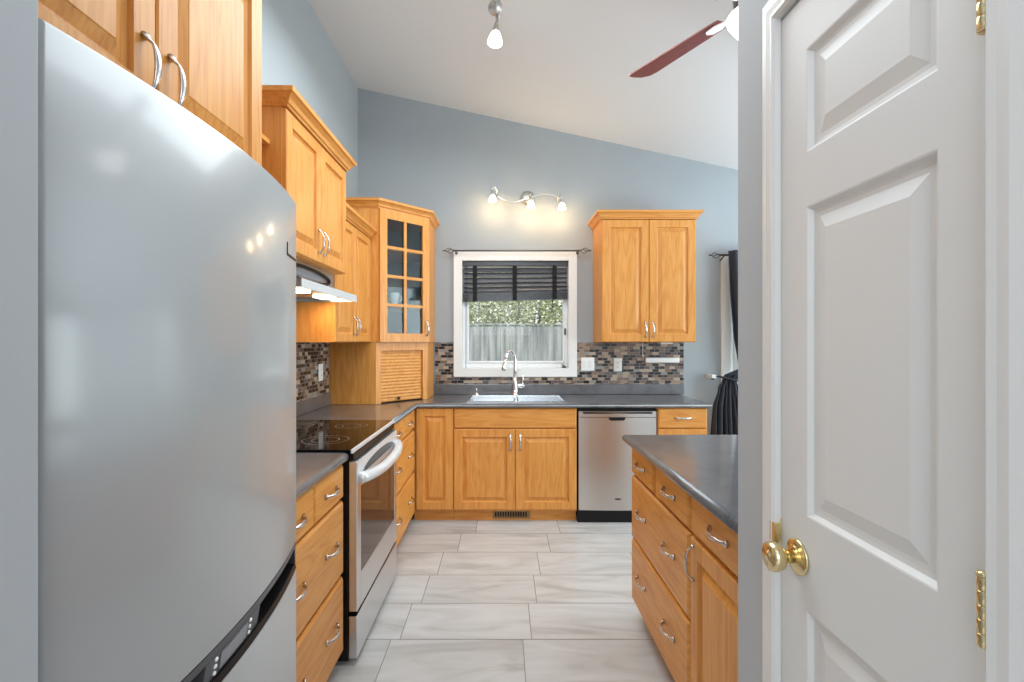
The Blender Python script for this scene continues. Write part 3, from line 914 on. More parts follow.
# corner cabinet with glass door and the appliance garage under it
def corner():
    A, B, C, D = (XL+0.003, 3.576), (-0.932, 3.576), (-0.614, 3.911), (-0.614, YB-0.003)
    E = (XL+0.003, YB-0.003)
    b, c = V((B[0], B[1], 0)), V((C[0], C[1], 0))
    u = (c-b).normalized(); n = V((u.y, -u.x, 0))
    L = (c-b).length
    t = 0.018
    root = thing('corner_cabinet', 'tall oak corner cabinet with an eight-pane glass door and crown moulding', 'cabinet', (-0.95, 4.0, ZB+0.0))
    z0, z1 = ZB, ZT
    mb = MB()
    mb.box(A[0], B[0], A[1], A[1]+t, z0, z1)
    mb.box(C[0]-t, C[0], C[1], D[1], z0, z1)
    for za, zb in ((z0, z0+t), (z1-t, z1)):
        mb.prism([(A[0], A[1]+t), (B[0], B[1]+t), (C[0]-t, C[1]), (D[0]-t, D[1]), E], 'z', za, zb)
    # face frame on the diagonal
    def bar(a0, a1, za, zb, d0, d1, m):
        m.prism([tuple((b+u*a+n*d)[:2]) for a, d in ((a0, d0), (a1, d0), (a1, d1), (a0, d1))], 'z', za, zb)
    bar(0, 0.03, z0, z1, -t, 0, mb); bar(L-0.03, L, z0, z1, -t, 0, mb); bar(0.03, L-0.03, z0, z0+0.035, -t, 0, mb); bar(0.03, L-0.03, z1-0.035, z1, -t, 0, mb)
    mb.build('body', OAKV, root)
    mb = MB().box(A[0]+0.001, A[0]+0.008, A[1]+t, E[1], z0+t, z1-t); mb.box(A[0]+0.008, C[0]-t, E[1]-0.008, E[1]-0.001, z0+t, z1-t)
    mb.build('back_lining', REFLECTED_SLATE, root)
    zs = [z0+0.065+i*(z1-z0-0.13)/4 for i in range(5)]
    for z in zs[1:4]:
        MB().prism([(A[0]+0.01, A[1]+t+0.002), (B[0]-0.02, B[1]+t+0.004), (C[0]-t-0.004, C[1]+0.02), (D[0]-t-0.004, D[1]-0.012), (E[0]+0.01, E[1]-0.012)], 'z', z-0.010, z+0.006).build('shelf', OAKX, root)
    # door
    d = MB()
    s0, s1 = 0.004, L-0.004
    st, rl = 0.062, 0.065
    dz0, dz1 = z0+0.003, z1-0.003
    bar(s0, s0+st, dz0, dz1, 0.001, TH, d); bar(s1-st, s1, dz0, dz1, 0.001, TH, d)
    bar(s0+st, s1-st, dz0, dz0+rl, 0.001, TH, d); bar(s0+st, s1-st, dz1-rl, dz1, 0.001, TH, d)
    door = d.build('door', OAKV, root)
    m = MB()
    mid = (s0+s1)/2
    bar(mid-0.011, mid+0.011, dz0+rl, dz1-rl, 0.004, TH-0.003, m)
    for z in zs[1:4]:
        bar(s0+st, mid-0.011, z-0.011, z+0.011, 0.004, TH-0.003, m); bar(mid+0.011, s1-st, z-0.011, z+0.011, 0.004, TH-0.003, m)
    m.build('muntin', OAKV, door)
    g = MB(); bar(s0+st-0.004, s1-st+0.004, dz0+rl-0.004, dz1-rl+0.004, 0.0005, 0.0035, g)
    g.build('pane', CABGLASS, door)
    handle(door, b+u*(s1-0.028)+n*TH+UZ*(z0+0.11), UZ, n)
    MB().sweep([A, (B[0], B[1]-0.001), (C[0]+0.001, C[1]-0.0005), D], CROWN, ZT+0.0005, side=1).build('crown', OAKX, root)
    # appliance garage
    root = thing('appliance_garage', 'oak appliance garage with a closed tambour door standing on the corner worktop', 'cabinet', (-0.95, 4.0, 0.911))
    A, B, C, D = (XL+0.003, 3.580), (-0.950, 3.580), (-0.621, 3.925), (-0.621, YB-0.024)
    b, c = V((B[0], B[1], 0)), V((C[0], C[1], 0))
    u = (c-b).normalized(); n = V((u.y, -u.x, 0)); L = (c-b).length
    z0, z1 = 0.9115, ZB-0.001
    mb = MB()
    mb.box(A[0], B[0], A[1], A[1]+t, z0, z1); mb.box(C[0]-t, C[0], C[1], D[1], z0, z1)
    def bar(a0, a1, za, zb, d0, d1, m):
        m.prism([tuple((b+u*a+n*d)[:2]) for a, d in ((a0, d0), (a1, d0), (a1, d1), (a0, d1))], 'z', za, zb)
    bar(0, 0.045, z0, z1, -t, 0, mb); bar(L-0.045, L, z0, z1, -t, 0, mb); bar(0.045, L-0.045, z1-0.062, z1, -t, 0, mb)
    mb.build('body', OAKV, root)
    # tambour: one corrugated sheet
    m = MB()
    k = 16
    zz0, zz1 = z0+0.008, z1-0.062
    hh = (zz1-zz0)/k
    prof = []
    for i in range(k):
        for j in range(5):
            a = PI*j/4
            prof.append((-0.020+0.003*math.sin(a), zz0+hh*(i+j/4*0.98)))
    prof += [(-0.028, zz1), (-0.028, zz0)]
    a0, a1 = 0.046, L-0.046
    rows = [[m.bm.verts.new(b+u*a+n*o+UZ*z) for o, z in prof] for a in (a0, a1)]
    q = len(prof)
    for j in range(q):
        m.bm.faces.new((rows[0][j], rows[0][(j+1) % q], rows[1][(j+1) % q], rows[1][j]))
    m.bm.faces.new(rows[0]); m.bm.faces.new(rows[1][::-1])
    td = m.build('tambour_door', oak('oak_tambour', 'x', **OAK), root)
    kb = MB().lathe([(0, 0), (0.006, 0), (0.006, 0.01), (0.012, 0.016), (0.012, 0.022), (0, 0.026)], b+u*(L*0.42)+n*(-0.015)+UZ*(z0+0.03), n, 16)
    kb.build('knob', BRONZE, td)
corner()
# guessed mug and bottles, added for faint shapes in the panes
zsh = ZB+0.065+(ZT-ZB-0.13)/4+0.0065
o = MB().lathe([(0, 0), (0.026, 0), (0.028, 0.006), (0.034, 0.06), (0.036, 0.10), (0.033, 0.10), (0.030, 0.06), (0.02, 0.01), (0, 0.008)], (-0.86, 3.79, zsh), UZ, 24)
o.tube([(-0.826, 3.79, zsh+0.03), (-0.806, 3.79, zsh+0.04), (-0.802, 3.79, zsh+0.06), (-0.822, 3.79, zsh+0.08)], 0.004, 8)
tag(o.build('mug', CERAMIC), 'guessed white mug added behind the glass door of the corner cabinet', 'mug')
for i, (x, y, h) in enumerate(((-0.735, 3.955, 0.15), (-0.70, 4.02, 0.12))):
    o = MB().lathe([(0, 0), (0.024, 0), (0.026, 0.004), (0.026, h*0.6), (0.012, h*0.78), (0.011, h), (0.009, h), (0.010, h*0.78), (0.023, h*0.58), (0.022, 0.006), (0, 0.005)], (x, y, zsh), UZ, 20)
    tag(o.build('guessed_bottle', CLEAR), ('taller' if i == 0 else 'shorter')+' clear glass bottle, a guessed piece, behind the glass corner cabinet door', 'bottle', 'guessed bottles in the corner cabinet')

# ------------------------------------------------------------------ refrigerator
def fridge():
    ya, yb = 0.573, 1.357
    root = thing('refrigerator', 'large silver bottom-freezer fridge with a curved door under the deep oak cabinet', 'refrigerator', (-0.93, 0.965, 0))
    def curve(y, inset=0.0):
        return -0.529-0.275*(y-0.90)**2-inset
    def plan(inset=0.0, y0=ya, y1=yb, back=-0.655, r=0.018, ends=True):
        pts = []
        n = 24
        for i in range(n+1):
            y = y0+(y1-y0)*i/n
            pts.append((curve(y, inset), y))
        if ends:
            def rounded(y_e, sgn, r=r):
                if sgn < 0: r = 0.008
                res = []
                xe = curve(y_e-sgn*r, inset)
                for k in range(6):
                    a = PI/2*k/5
                    res.append((xe-r+r*math.cos(a), y_e-sgn*r+sgn*r*math.sin(a)))
                return res
            pts = [p for p in pts if y0+0.008 < p[1] < y1-r]
            pts = rounded(y0, -1)[::-1]+pts+rounded(y1, 1)
        return pts+[(back, y1), (back, y0)]
    MB().box(-1.275, -0.660, ya+0.008, yb-0.006, 0.035, 1.752, 0.004).build('body', FRIDGE, root)
    def slab(z0, z1, name, mat, inset=0.0, **k):
        m = MB()
        P = plan(inset, **k)
        e = 0.006
        rows = []
        for z, ins in ((z0, e), (z0+e*0.3, e*0.3), (z0+e, 0), (z1-e, 0), (z1-e*0.3, e*0.3), (z1, e)):
            row = []
            for x, y in P:
                row.append(m.bm.verts.new((x-(ins if x > -0.65 else 0), y, z)))
            rows.append(row)
        q = len(P)
        for R, S in zip(rows, rows[1:]):
            for j in range(q):
                m.bm.faces.new((R[j], R[(j+1) % q], S[(j+1) % q], S[j]))
        m.bm.faces.new(rows[0][::-1]); m.bm.faces.new(rows[-1])
        return m.build(name, mat, root, smooth=35)
    slab(0.817, 1.764, 'fridge_door', FRIDGE)
    slab(0.07, 0.742, 'freezer_drawer', FRIDGE)
    MB().box(-0.70, -0.60, ya+0.03, yb-0.03, 0.0, 0.066).build('plinth', CHAR, root)
    # handle band: top rail, dark scoop at both ends, control panel in the middle
    band = slab(0.744, 0.8155, 'handle_band', simple('deep_black', lin(6, 6, 7), 0.5, spec=0.1), inset=0.034, r=0.012)
    def strip(y0, y1, z0, z1, ins0, ins1, name, mat, parent, n=12):
        m = MB()
        rows = []
        for i in range(n+1):
            y = y0+(y1-y0)*i/n
            rows.append([m.bm.verts.new(p) for p in ((curve(y, ins0), y, z1), (curve(y, ins1), y, z0), (curve(y, 0.036), y, z0), (curve(y, 0.036), y, z1))])
        for R, S in zip(rows, rows[1:]):
            for j in range(4): m.bm.faces.new((R[j], R[(j+1) % 4], S[(j+1) % 4], S[j]))
        m.bm.faces.new(rows[0]); m.bm.faces.new(rows[-1][::-1])
        return m.build(name, mat, parent, smooth=30)
    strip(ya+0.004, yb-0.003, 0.801, 0.8160, 0.002, 0.003, 'trim_rail', CHAR, band, 24)
    strip(yb-0.016, yb-0.003, 0.757, 0.800, 0.003, 0.003, 'end_cap', CHAR, band, 3)
    strip(ya+0.004, ya+0.016, 0.757, 0.800, 0.003, 0.003, 'end_cap', CHAR, band, 3)
    strip(ya+0.004, yb-0.003, 0.7425, 0.756, 0.005, 0.001, 'lower_lip', BLACK, band, 24)
    strip(0.855, 1.058, 0.757, 0.800, 0.003, 0.010, 'control_panel', CHAR, band)
    strip(0.902, 0.998, 0.763, 0.795, 0.002, 0.0075, 'display', DISPLAY, band)
    for y in (0.886, 1.012):
        for z in (0.766, 0.779, 0.792):
            MB().lathe([(0, 0), (0.0042, 0), (0.0036, 0.003), (0, 0.0042)], (curve(y, 0.0105-(z-0.757)/0.043*0.007), y, z), NX, 12).build('button', PLASTIC, band)
    # small dark badge near the far top corner: an upright with a long underline
    m = MB()
    for (y0, y1, z0, z1) in ((1.236, 1.242, 1.604, 1.632), (1.236, 1.335, 1.598, 1.604)):
        k = 8
        for i in range(k):
            a, b_ = y0+(y1-y0)*i/k, y0+(y1-y0)*(i+1)/k
            m.prism([(curve(a)-0.001, a), (curve(a)+0.0015, a), (curve(b_)+0.0015, b_), (curve(b_)-0.001, b_)], 'z', z0, z1)
    m.build('badge', BLACK, root)
fridge()

# ------------------------------------------------------------------ stove
def stove():
    y0, y1 = 2.046, 2.806
    root = thing('stove', 'stainless slide-in electric stove with black glass cooktop and bowed oven handle', 'stove', (-0.97, 2.43, 0))
    MB().box(-1.285, -0.664, y0, y1, 0.02, 0.900).build('body', BLACK, root)
    ct = MB().box(-1.288, -0.650, 2.030, 2.8185, 0.9125, 0.9205, 0.003).build('cooktop', BLACKGLASS, root)
    MB().box(-0.6495, -0.640, 2.032, 2.816, 0.903, 0.921, 0.003).build('front_trim', HANDLE_SILVER, root)
    MB().box(-0.663, -0.640, y0, y1, 0.872, 0.902).build('fascia', BLACK, root)
    for (x, y, r) in ((-0.83, 2.24, 0.105), (-0.83, 2.62, 0.085), (-1.10, 2.24, 0.075), (-1.10, 2.62, 0.105)):
        for rr in (r, r*0.6):
            m = MB()
            N = 48
            a = [(x+rr*math.cos(2*PI*i/N), y+rr*math.sin(2*PI*i/N)) for i in range(N)]
            b = [(x+(rr-0.004)*math.cos(2*PI*i/N), y+(rr-0.004)*math.sin(2*PI*i/N)) for i in range(N)]
            for i in range(N):
                j = (i+1) % N
                m.quad((*a[i], 0.9208), (*a[j], 0.9208), (*b[j], 0.9208), (*b[i], 0.9208))
            m.build('burner_ring', RINGGREY, ct)
    # oven door with window
    xb, xf = -0.662, -0.625
    dz0, dz1 = 0.228, 0.868
    wy0, wy1, wz0, wz1 = 2.105, 2.752, 0.37, 0.748
    m = MB()
    m.box(xb, xf, y0, wy0, dz0, dz1, 0.004); m.box(xb, xf, wy1, y1, dz0, dz1, 0.004)
    m.box(xb, xf-0.0005, wy0, wy1, dz0, wz0, 0.0); m.box(xb, xf-0.0005, wy0, wy1, wz1, dz1, 0.0)
    door = m.build('oven_door', STEELY, root)
    MB().box(xb+0.004, xf-0.002, wy0, wy1, wz0, wz1).build('oven_window', OVENGLASS, door)
    # handle: bowed bar joined to the door at both ends, dark louvred slot behind
    m = MB()
    pts, rad, fl = [], [], []
    N = 28
    for i in range(N+1):
        t = -1+2*i/N
        y = (y0+y1)/2+t*0.362
        pts.append((xf+0.006+0.044*max(0, 1-abs(t)**2.6)**0.8, y, 0.792-0.014*(1-t*t)))
        rad.append(0.025); fl.append(0.95)
    m.tube(pts, rad, seg=14, flat=fl, up=(0, 0, 1))
    m.build('oven_handle', HANDLE_SILVER, door)
    m = MB()
    top, bot = [], []
    for i in range(25):
        t = -1+2*i/24
        y = (y0+y1)/2+t*0.30
        top.append((y, 0.800+0.045*math.sqrt(max(0, 1-t*t))*0.9)); bot.append((y, 0.800-0.004*(1-t*t)))
    m.prism(top+bot[::-1][1:-1], 'x', xf-0.001, xf+0.0015)
    sl = m.build('vent_slot', BLACK, door)
    MB().box(xf-0.0004, xf+0.0008, y0+0.006, y1-0.006, 0.772, 0.866).build('handle_panel', HANDLE_SILVER, door)
    m = MB()
    for i in range(34):
        y = 2.145+i*0.0169
        hgt = 0.045*0.85*math.sqrt(max(0, 1-((y-2.426)/0.30)**2))
        if hgt > 0.01: m.box(xf+0.0012, xf+0.0035, y-0.0022, y+0.0022, 0.801, 0.800+hgt)
    m.build('vent_rib', NICKEL, door)
    sd = MB().box(xb, xf, y0, y1, 0.03, 0.208, 0.004).build('storage_drawer', STEELY, root)
    MB().box(xb+0.002, xf-0.004, y0+0.004, y1-0.004, 0.2082, 0.2115).build('drawer_cap', BLACK, sd)
stove()

# ------------------------------------------------------------------ range hood
def hood():
    y0, y1 = 2.040, 2.808
    root = thing('range_hood', 'slim stainless range hood with lights lit, over the black cooktop', 'range hood', (-1.1, 2.42, 1.61))
    MB().box(XL+0.009, -0.990, y0+0.004, y1-0.004, 1.655, 1.7665).build('housing', STEELY, root)
    # flared tray, open underneath
    m = MB()
    xa, xl = XL+0.009, -0.858
    m.prism([(-0.990, 1.656), (xa, 1.656), (xa, 1.640), (xl, 1.640), (xl, 1.646)], 'y', y0, y1)
    MB().box(xl-0.004, xl+0.001, y0, y1, 1.607, 1.6455, 0.001).build('front_lip', simple('hood_silver', lin(226, 228, 230), 0.3, 0.3), root)
    m.box(xa, xl-0.0045, y0, y0+0.004, 1.609, 1.640); m.box(xa, xl-0.004, y1-0.004, y1, 1.609, 1.640); m.box(xa, xa+0.004, y0+0.004, y1-0.004, 1.609, 1.640)
    m.build('tray', STEELY, root)
    MB().box(xa+0.02, -0.93, y0+0.08, y1-0.08, 1.626, 1.6395).build('filter', NICKEL, root)
    for y in (2.30, 2.66):
        MB().box(-1.03, -0.95, y-0.07, y+0.07, 1.615, 1.6255, 0.003).build('light_lens', HOODLENS, root)
        lamp('AREA', 'hood_lamp', (-0.99, y, 1.612), 1.25, (1.0, 0.72, 0.42), (0, 0, 0), 0.05, 0.12)
    # oval control bezel on the housing front
    N = 40
    m = MB()
    pts = [(-0.986, 2.42+0.30*math.cos(2*PI*i/N), 1.712+0.034*math.sin(2*PI*i/N)) for i in range(N)]
    m.tube(pts, 0.009, 8, closed=True)
    m.build('control_bezel', BLACK, root)
    MB().box(-0.9895, -0.987, 2.24, 2.60, 1.696, 1.728, 0.001).build('control_panel', DISPLAY, root)
hood()

# ------------------------------------------------------------------ dishwasher
def dishwasher():
    x0, x1 = 0.567, 1.166
    root = thing('dishwasher', 'stainless dishwasher with a pocket handle built in beside the sink cabinet', 'dishwasher', (0.866, 3.98, 0))
    MB().box(x0, x1, 3.70, YB-0.03, 0.03, 0.868).build('body', BLACK, root)
    MB().box(x0-0.004, x1, 3.672, 3.699, 0.0, 0.092, 0.003).build('kick_plate', BLACK, root)
    # door: slightly bowed sheet
    m = MB()
    def sheet(z0, z1, depth, xa=x0+0.004, xb=x1-0.004, n=20, bow=0.012, slope=0.0):
        bottom, top, bb, tb = [], [], [], []
        for i in range(n+1):
            t = -1+2*i/n
            x = xa+(xb-xa)*i/n
            y = 3.672-depth-bow*(1-t*t)
            bottom.append(m.bm.verts.new((x, y, z0))); top.append(m.bm.verts.new((x, y+slope, z1+0.0)))
            bb.append(m.bm.verts.new((x, 3.699, z0))); tb.append(m.bm.verts.new((x, 3.699, z1)))
        for i in range(n):
            for a, b in ((bottom, top), (top, tb), (tb, bb), (bb, bottom)):
                m.bm.faces.new((a[i], a[i+1], b[i+1], b[i]))
        for i in (0, n):
            m.bm.faces.new((bottom[i], top[i], tb[i], bb[i]))
    sheet(0.095, 0.800, 0.0)
    dr = m.build('dishwasher_door', STEEL, root, smooth=30)
    m = MB()
    sheet(0.803, 0.846, -0.002, bow=0.010)
    m.build('control_panel', STEEL, root, smooth=30)
    m = MB().box(x0+0.035, x1-0.035, 3.664, 3.671, 0.829, 0.842, 0.002)
    m.build('vent_strip', BLACK, root)
    m = MB().prism([(0.795, 0.802), (0.800, 0.786), (0.812, 0.779), (0.906, 0.779), (0.918, 0.786), (0.923, 0.802)], 'y', 3.652, 3.664)
    m.build('handle_pocket', BLACK, root)
    m = MB()
    N = 20
    m.prism([(0.866+0.026*math.cos(2*PI*i/N), 0.182+0.008*math.sin(2*PI*i/N)) for i in range(N)], 'y', 3.6585, 3.664)
    m.build('badge', simple('badge_brown', lin(92, 76, 66), 0.4, 0.5), root)
dishwasher()

# ------------------------------------------------------------------ sink, tap, dispenser
def sink():
    root = thing('sink', 'double-bowl stainless sink set into the worktop under the window', 'sink', (0.103, 3.95, 0.75))
    x0, x1, y0, y1 = -0.288, 0.494, 3.715, 4.245
    zt = 0.9102
    bowls = [(-0.266, 0.090, 3.755, 4.140), (0.116, 0.472, 3.755, 4.140)]
    m = MB()
    z = 0.915
    # rim: deck strips
    m.box(x0, x1, y0, 3.755, zt, z, 0.002); m.box(x0, x1, 4.140, y1, zt, z, 0.002)
    m.box(x0, -0.266, 3.755, 4.140, zt, z, 0.002); m.box(0.090, 0.116, 3.755, 4.140, zt, z, 0.002); m.box(0.472, x1, 3.755, 4.140, zt, z, 0.002)
    m.build('rim', SINKSTEEL, root)
    for a, b, c, d in bowls:
        m = MB()
        m.panel((a, c, 0), UX, UY, UZ, b-a, d-c, [(0, 0.914), (0.004, 0.905), (0.012, 0.80), (0.03, 0.752), (0.06, 0.742), (0.12, 0.740)], close=False)
        bw = m.build('bowl', SINKSTEEL, root, smooth=50)
        MB().lathe([(0, 0.001), (0.018, 0.001), (0.02, 0.004), (0.042, 0.004), (0.045, 0.0)], ((a+b)/2, (c+d)/2, 0.7405), UZ, 24).build('drain', CHROME, bw)
sink()
def faucet():
    root = thing('faucet', 'chrome gooseneck pull-down faucet standing behind the sink', 'faucet', (0.098, 4.195, 0.9155))
    x, y, z = 0.098, 4.195, 0.9155
    m = MB().lathe([(0, 0), (0.030, 0), (0.030, 0.006), (0.024, 0.012), (0.0235, 0.05), (0.020, 0.10), (0.0165, 0.16), (0.0, 0.16)], (x, y, z), UZ, 24)
    m.build('body', CHROME, root)
    pts = [(x, y, z+0.15), (x, y, z+0.22), (x-0.001, y-0.001, z+0.28)]
    R = 0.062
    dx, dy = -0.66, -0.75
    for i in range(1, 15):
        a = PI*i/16*1.06
        k = R*(1-math.cos(a))
        pts.append((x+dx*k, y+dy*k, z+0.30+0.075*math.sin(a)))
    m = MB().tube(pts, 0.0135, 14)
    m.build('spout', CHROME, root)
    e = V(pts[-1]); dr = (V(pts[-1])-V(pts[-2])).normalized()
    m = MB().lathe([(0, 0), (0.0145, 0), (0.0155, 0.03), (0.019, 0.075), (0.0215, 0.085), (0.020, 0.098), (0, 0.098)], e, dr, 20)
    sh = m.build('spray_head', CHROME, root)
    MB().lathe([(0, 0), (0.017, 0), (0.017, 0.003), (0, 0.003)], e+dr*0.098, dr, 20).build('nozzle', BLACK, sh)
    m = MB().lathe([(0, 0), (0.018, 0), (0.021, 0.012), (0.021, 0.055), (0.018, 0.062), (0, 0.062)], (x+0.018, y, z+0.075), (1, 0, 0.06), 20)
    m.tube([(x+0.066, y-0.004, z+0.085), (x+0.069, y-0.008, z+0.13), (x+0.071, y-0.012, z+0.178)], [0.0075, 0.006, 0.005], 10)
    m.build('lever', CHROME, root)
faucet()
root = thing('soap_dispenser', 'small chrome soap dispenser on the sink rim beside the faucet', 'soap dispenser', (-0.235, 4.19, 0.9155))
MB().lathe([(0, 0), (0.026, 0), (0.026, 0.004), (0.02, 0.010), (0.017, 0.02), (0.0, 0.022)], (-0.235, 4.19, 0.9155), UZ, 20).build('base', CHROME, root)
m = MB().tube([(-0.235, 4.19, 0.935), (-0.235, 4.19, 0.972)], 0.006, 10)
m.tube([(-0.235, 4.19, 0.972), (-0.235, 4.17, 0.975), (-0.235, 4.14, 0.968)], 0.0055, 10)
m.build('pump', CHROME, root)

# ------------------------------------------------------------------ outlets and the light bar on the mosaic
def plate(name, label, cx, cz_, w, h, kind, wall='back'):
    root = thing(name, label, 'outlet' if kind == 'outlet' else 'switch', (cx, YB-0.0085, cz_) if wall == 'back' else (XL+0.0085, cx, cz_))
    if wall == 'back': O, u, n = V((cx-w/2, YB-0.0085, cz_-h/2)), UX, DN
    else: O, u, n = V((XL+0.0085, cx-w/2, cz_-h/2)), UY, NX
    MB().panel(O, u, UZ, n, w, h, [(0, 0), (0, 0.003), (0.004, 0.006)]).build('plate', PLASTIC, root)
    if kind == 'switch':
        for k in (0.25, 0.75):
            MB().panel(O+u*(w*k-0.016)+UZ*(h/2-0.033)+n*0.0058, u, UZ, n, 0.032, 0.066, [(0, 0), (0.001, 0.003), (0.004, 0.004)]).build('rocker', WHITE, root)
    else:
        for k in (-0.02, 0.02):
            rc = MB().panel(O+u*(w/2-0.017)+UZ*(h/2+k-0.014)+n*0.0058, u, UZ, n, 0.034, 0.028, [(0, 0), (0.001, 0.002), (0.003, 0.0025)]).build('socket', WHITE, root)
            s = MB()
            for q in (-0.007, 0.007):
                s.panel(O+u*(w/2+q-0.0012)+UZ*(h/2+k-0.004)+n*0.0080, u, UZ, n, 0.0024, 0.009, [(0, 0), (0, 0.0006)])
            s.build('slot', BLACK, rc)
plate('light_switch', 'white double rocker switch plate on the mosaic between window and outlet', 0.748, 1.178, 0.118, 0.118, 'switch')
plate('wall_outlet', 'white outlet on the mosaic under the two-door wall cabinet', 1.015, 1.172, 0.072, 0.118, 'outlet')
plate('wall_outlet', 'white outlet on the mosaic side wall beside the appliance garage', 3.40, 1.160, 0.075, 0.12, 'outlet', 'left')
root = thing('light_bar', 'white under-cabinet light bar with thin cord on the end-wall mosaic', 'light bar', (1.40, 4.28, 1.20))
MB().box(1.255, 1.555, YB-0.040, YB-0.0085, 1.192, 1.236, 0.005).build('bar', PLASTIC, root)
MB().tube([(1.254, YB-0.018, 1.21), (1.240, YB-0.014, 1.22), (1.236, YB-0.014, 1.28), (1.237, YB-0.014, 1.368)], 0.003, 8).build('cord', PLASTIC, root)
root = thing('puck_light', 'tiny white puck under the two-door cabinet above the light bar', 'light', (1.36, 4.08, 1.36))
MB().box(1.31, 1.415, 4.03, 4.12, 1.358, 1.3724, 0.004).build('housing', PLASTIC, root)

# ------------------------------------------------------------------ blind, rods, curtain
def blind():
    root = thing('window_blind', 'black venetian blind with wide tapes half raised in the sink window', 'blind', (0.104, 4.335, 2.1))
    x0, x1 = -0.3695, 0.5775
    yc = 4.345
    MB().box(x0, x1, yc-0.03, yc+0.03, 2.058, 2.0992, 0.003).build('headrail', BLIND, root)
    zs = [2.022, 1.982, 1.940, 1.902, 1.866, 1.838]
    for i, z in enumerate(zs):
        tilt = math.radians((58, 63, 62, 58, 50, 40)[i])
        drop = 0.004*i
        m = MB()
        hw = 0.025
        rows = []
        for x, dz in ((x0+0.006, -drop), (x1-0.006, 0.0)):
            r_ = []
            for a, t in ((-1, 0), (-0.5, 0.0022), (0, 0.003), (0.5, 0.0022), (1, 0), (0.5, -0.0008), (0, 0.0002), (-0.5, -0.0008)):
                r_.append(m.bm.verts.new((x, yc+a*hw*math.cos(tilt), z+dz+t+a*hw*math.sin(tilt))))
            rows.append(r_)
        for j in range(8): m.bm.faces.new((rows[0][j], rows[0][(j+1) % 8], rows[1][(j+1) % 8], rows[1][j]))
        m.bm.faces.new(rows[0]); m.bm.faces.new(rows[1][::-1])
        m.build('slat', SHEEN_SLATS, root)
    # the gathered pack of slats on the bottom rail, hanging a little lower at one side
    for i in range(9):
        z = 1.752+i*0.0072
        m = MB()
        vs = []
        for x, dz in ((x0+0.006, -0.014+0.0008*i), (x1-0.006, 0.012)):
            vs.append([m.bm.verts.new((x, yc+yy, z+dz+zz)) for yy, zz in ((-0.025-0.001*(i % 2), -0.0025), (0.025, -0.0025), (0.025, 0.0025), (-0.025-0.001*(i % 2), 0.0025))])
        for j in range(4): m.bm.faces.new((vs[0][j], vs[0][(j+1) % 4], vs[1][(j+1) % 4], vs[1][j]))
        m.bm.faces.new(vs[0]); m.bm.faces.new(vs[1][::-1])
        m.build('bottom_rail' if i == 0 else 'slat', BLIND, root)
    for x in (-0.258, 0.099, 0.456):
        m = MB().box(x-0.019, x+0.019, yc-0.031, yc-0.0295, 1.80, 2.060)
        m.box(x-0.019, x+0.019, yc-0.034, yc-0.0312, 1.742+(x+0.1)*0.025, 1.80)
        m.build('ladder_tape', TAPE, root)
    m = MB().tube([(-0.335, yc-0.036, 2.05), (-0.336, yc-0.042, 1.6), (-0.337, yc-0.05, 1.12)], 0.0022, 6)
    m.tube([(-0.337, yc-0.05, 1.12), (-0.337, yc-0.05, 1.10), (-0.337, yc-0.05, 1.07)], [0.003, 0.009, 0.006], 8)
    m.build('pull_cord', TAPE, root)
blind()

def finial(m, x, y, z, s):
    """open leaf-shaped wire finial"""
    for k in range(3):
        a = 2*PI*k/3
        pts = []
        for i in range(13):
            t = i/12
            r = 0.026*math.sin(PI*t)**1.3
            ph = a+t*2.2
            pts.append((x+s*0.085*t, y+r*math.cos(ph), z+r*math.sin(ph)))
        m.tube(pts, 0.0036, 6)
    m.lathe([(0, 0), (0.006, 0), (0.008, 0.008), (0.004, 0.02), (0, 0.022)], (x+s*0.083, y, z), (s, 0, 0), 10)
    m.lathe([(0, -0.012), (0.009, -0.012), (0.009, 0.0), (0.004, 0.006), (0, 0.006)], (x, y, z), (s, 0, 0), 10)
root = thing('curtain_rod', 'thin bare nickel curtain rod with twisted wire finials above the sink window', 'curtain rod', (0.1, 4.235, 2.18))
MB().tube([(-0.43, 4.235, 2.178), (0.665, 4.235, 2.178)], 0.006, 10).build('rod', IRON, root)
for x, s in ((-0.432, -1), (0.667, 1)):
    m = MB(); finial(m, x, 4.235, 2.178, s); m.build('finial', IRON, root)
    m = MB().tube([(x-s*0.012, 4.235, 2.170), (x-s*0.012, YB-0.02, 2.166)], 0.004, 8); m.lathe([(0, 0), (0.014, 0), (0.012, 0.005), (0, 0.005)], (x-s*0.012, YB-0.0185, 2.166), DN, 14)
    m.build('bracket', IRON, root)

root = thing('curtain_rod', 'dark curtain rod with a caged finial carrying the charcoal curtain', 'curtain rod', (2.2, 4.21, 2.14))
MB().tube([(1.90, 4.222, 2.136), (3.60, 4.222, 2.136)], 0.009, 10).build('rod', BRONZE, root)
for x, s in ((1.90, -1), (3.60, 1)):
    m = MB(); finial(m, x, 4.222, 2.136, s); m.build('finial', BRONZE, root)
    m = MB().tube([(x-s*0.03, 4.222, 2.127), (x-s*0.03, YB-0.002, 2.10)], 0.006, 8); m.build('bracket', BRONZE, root)

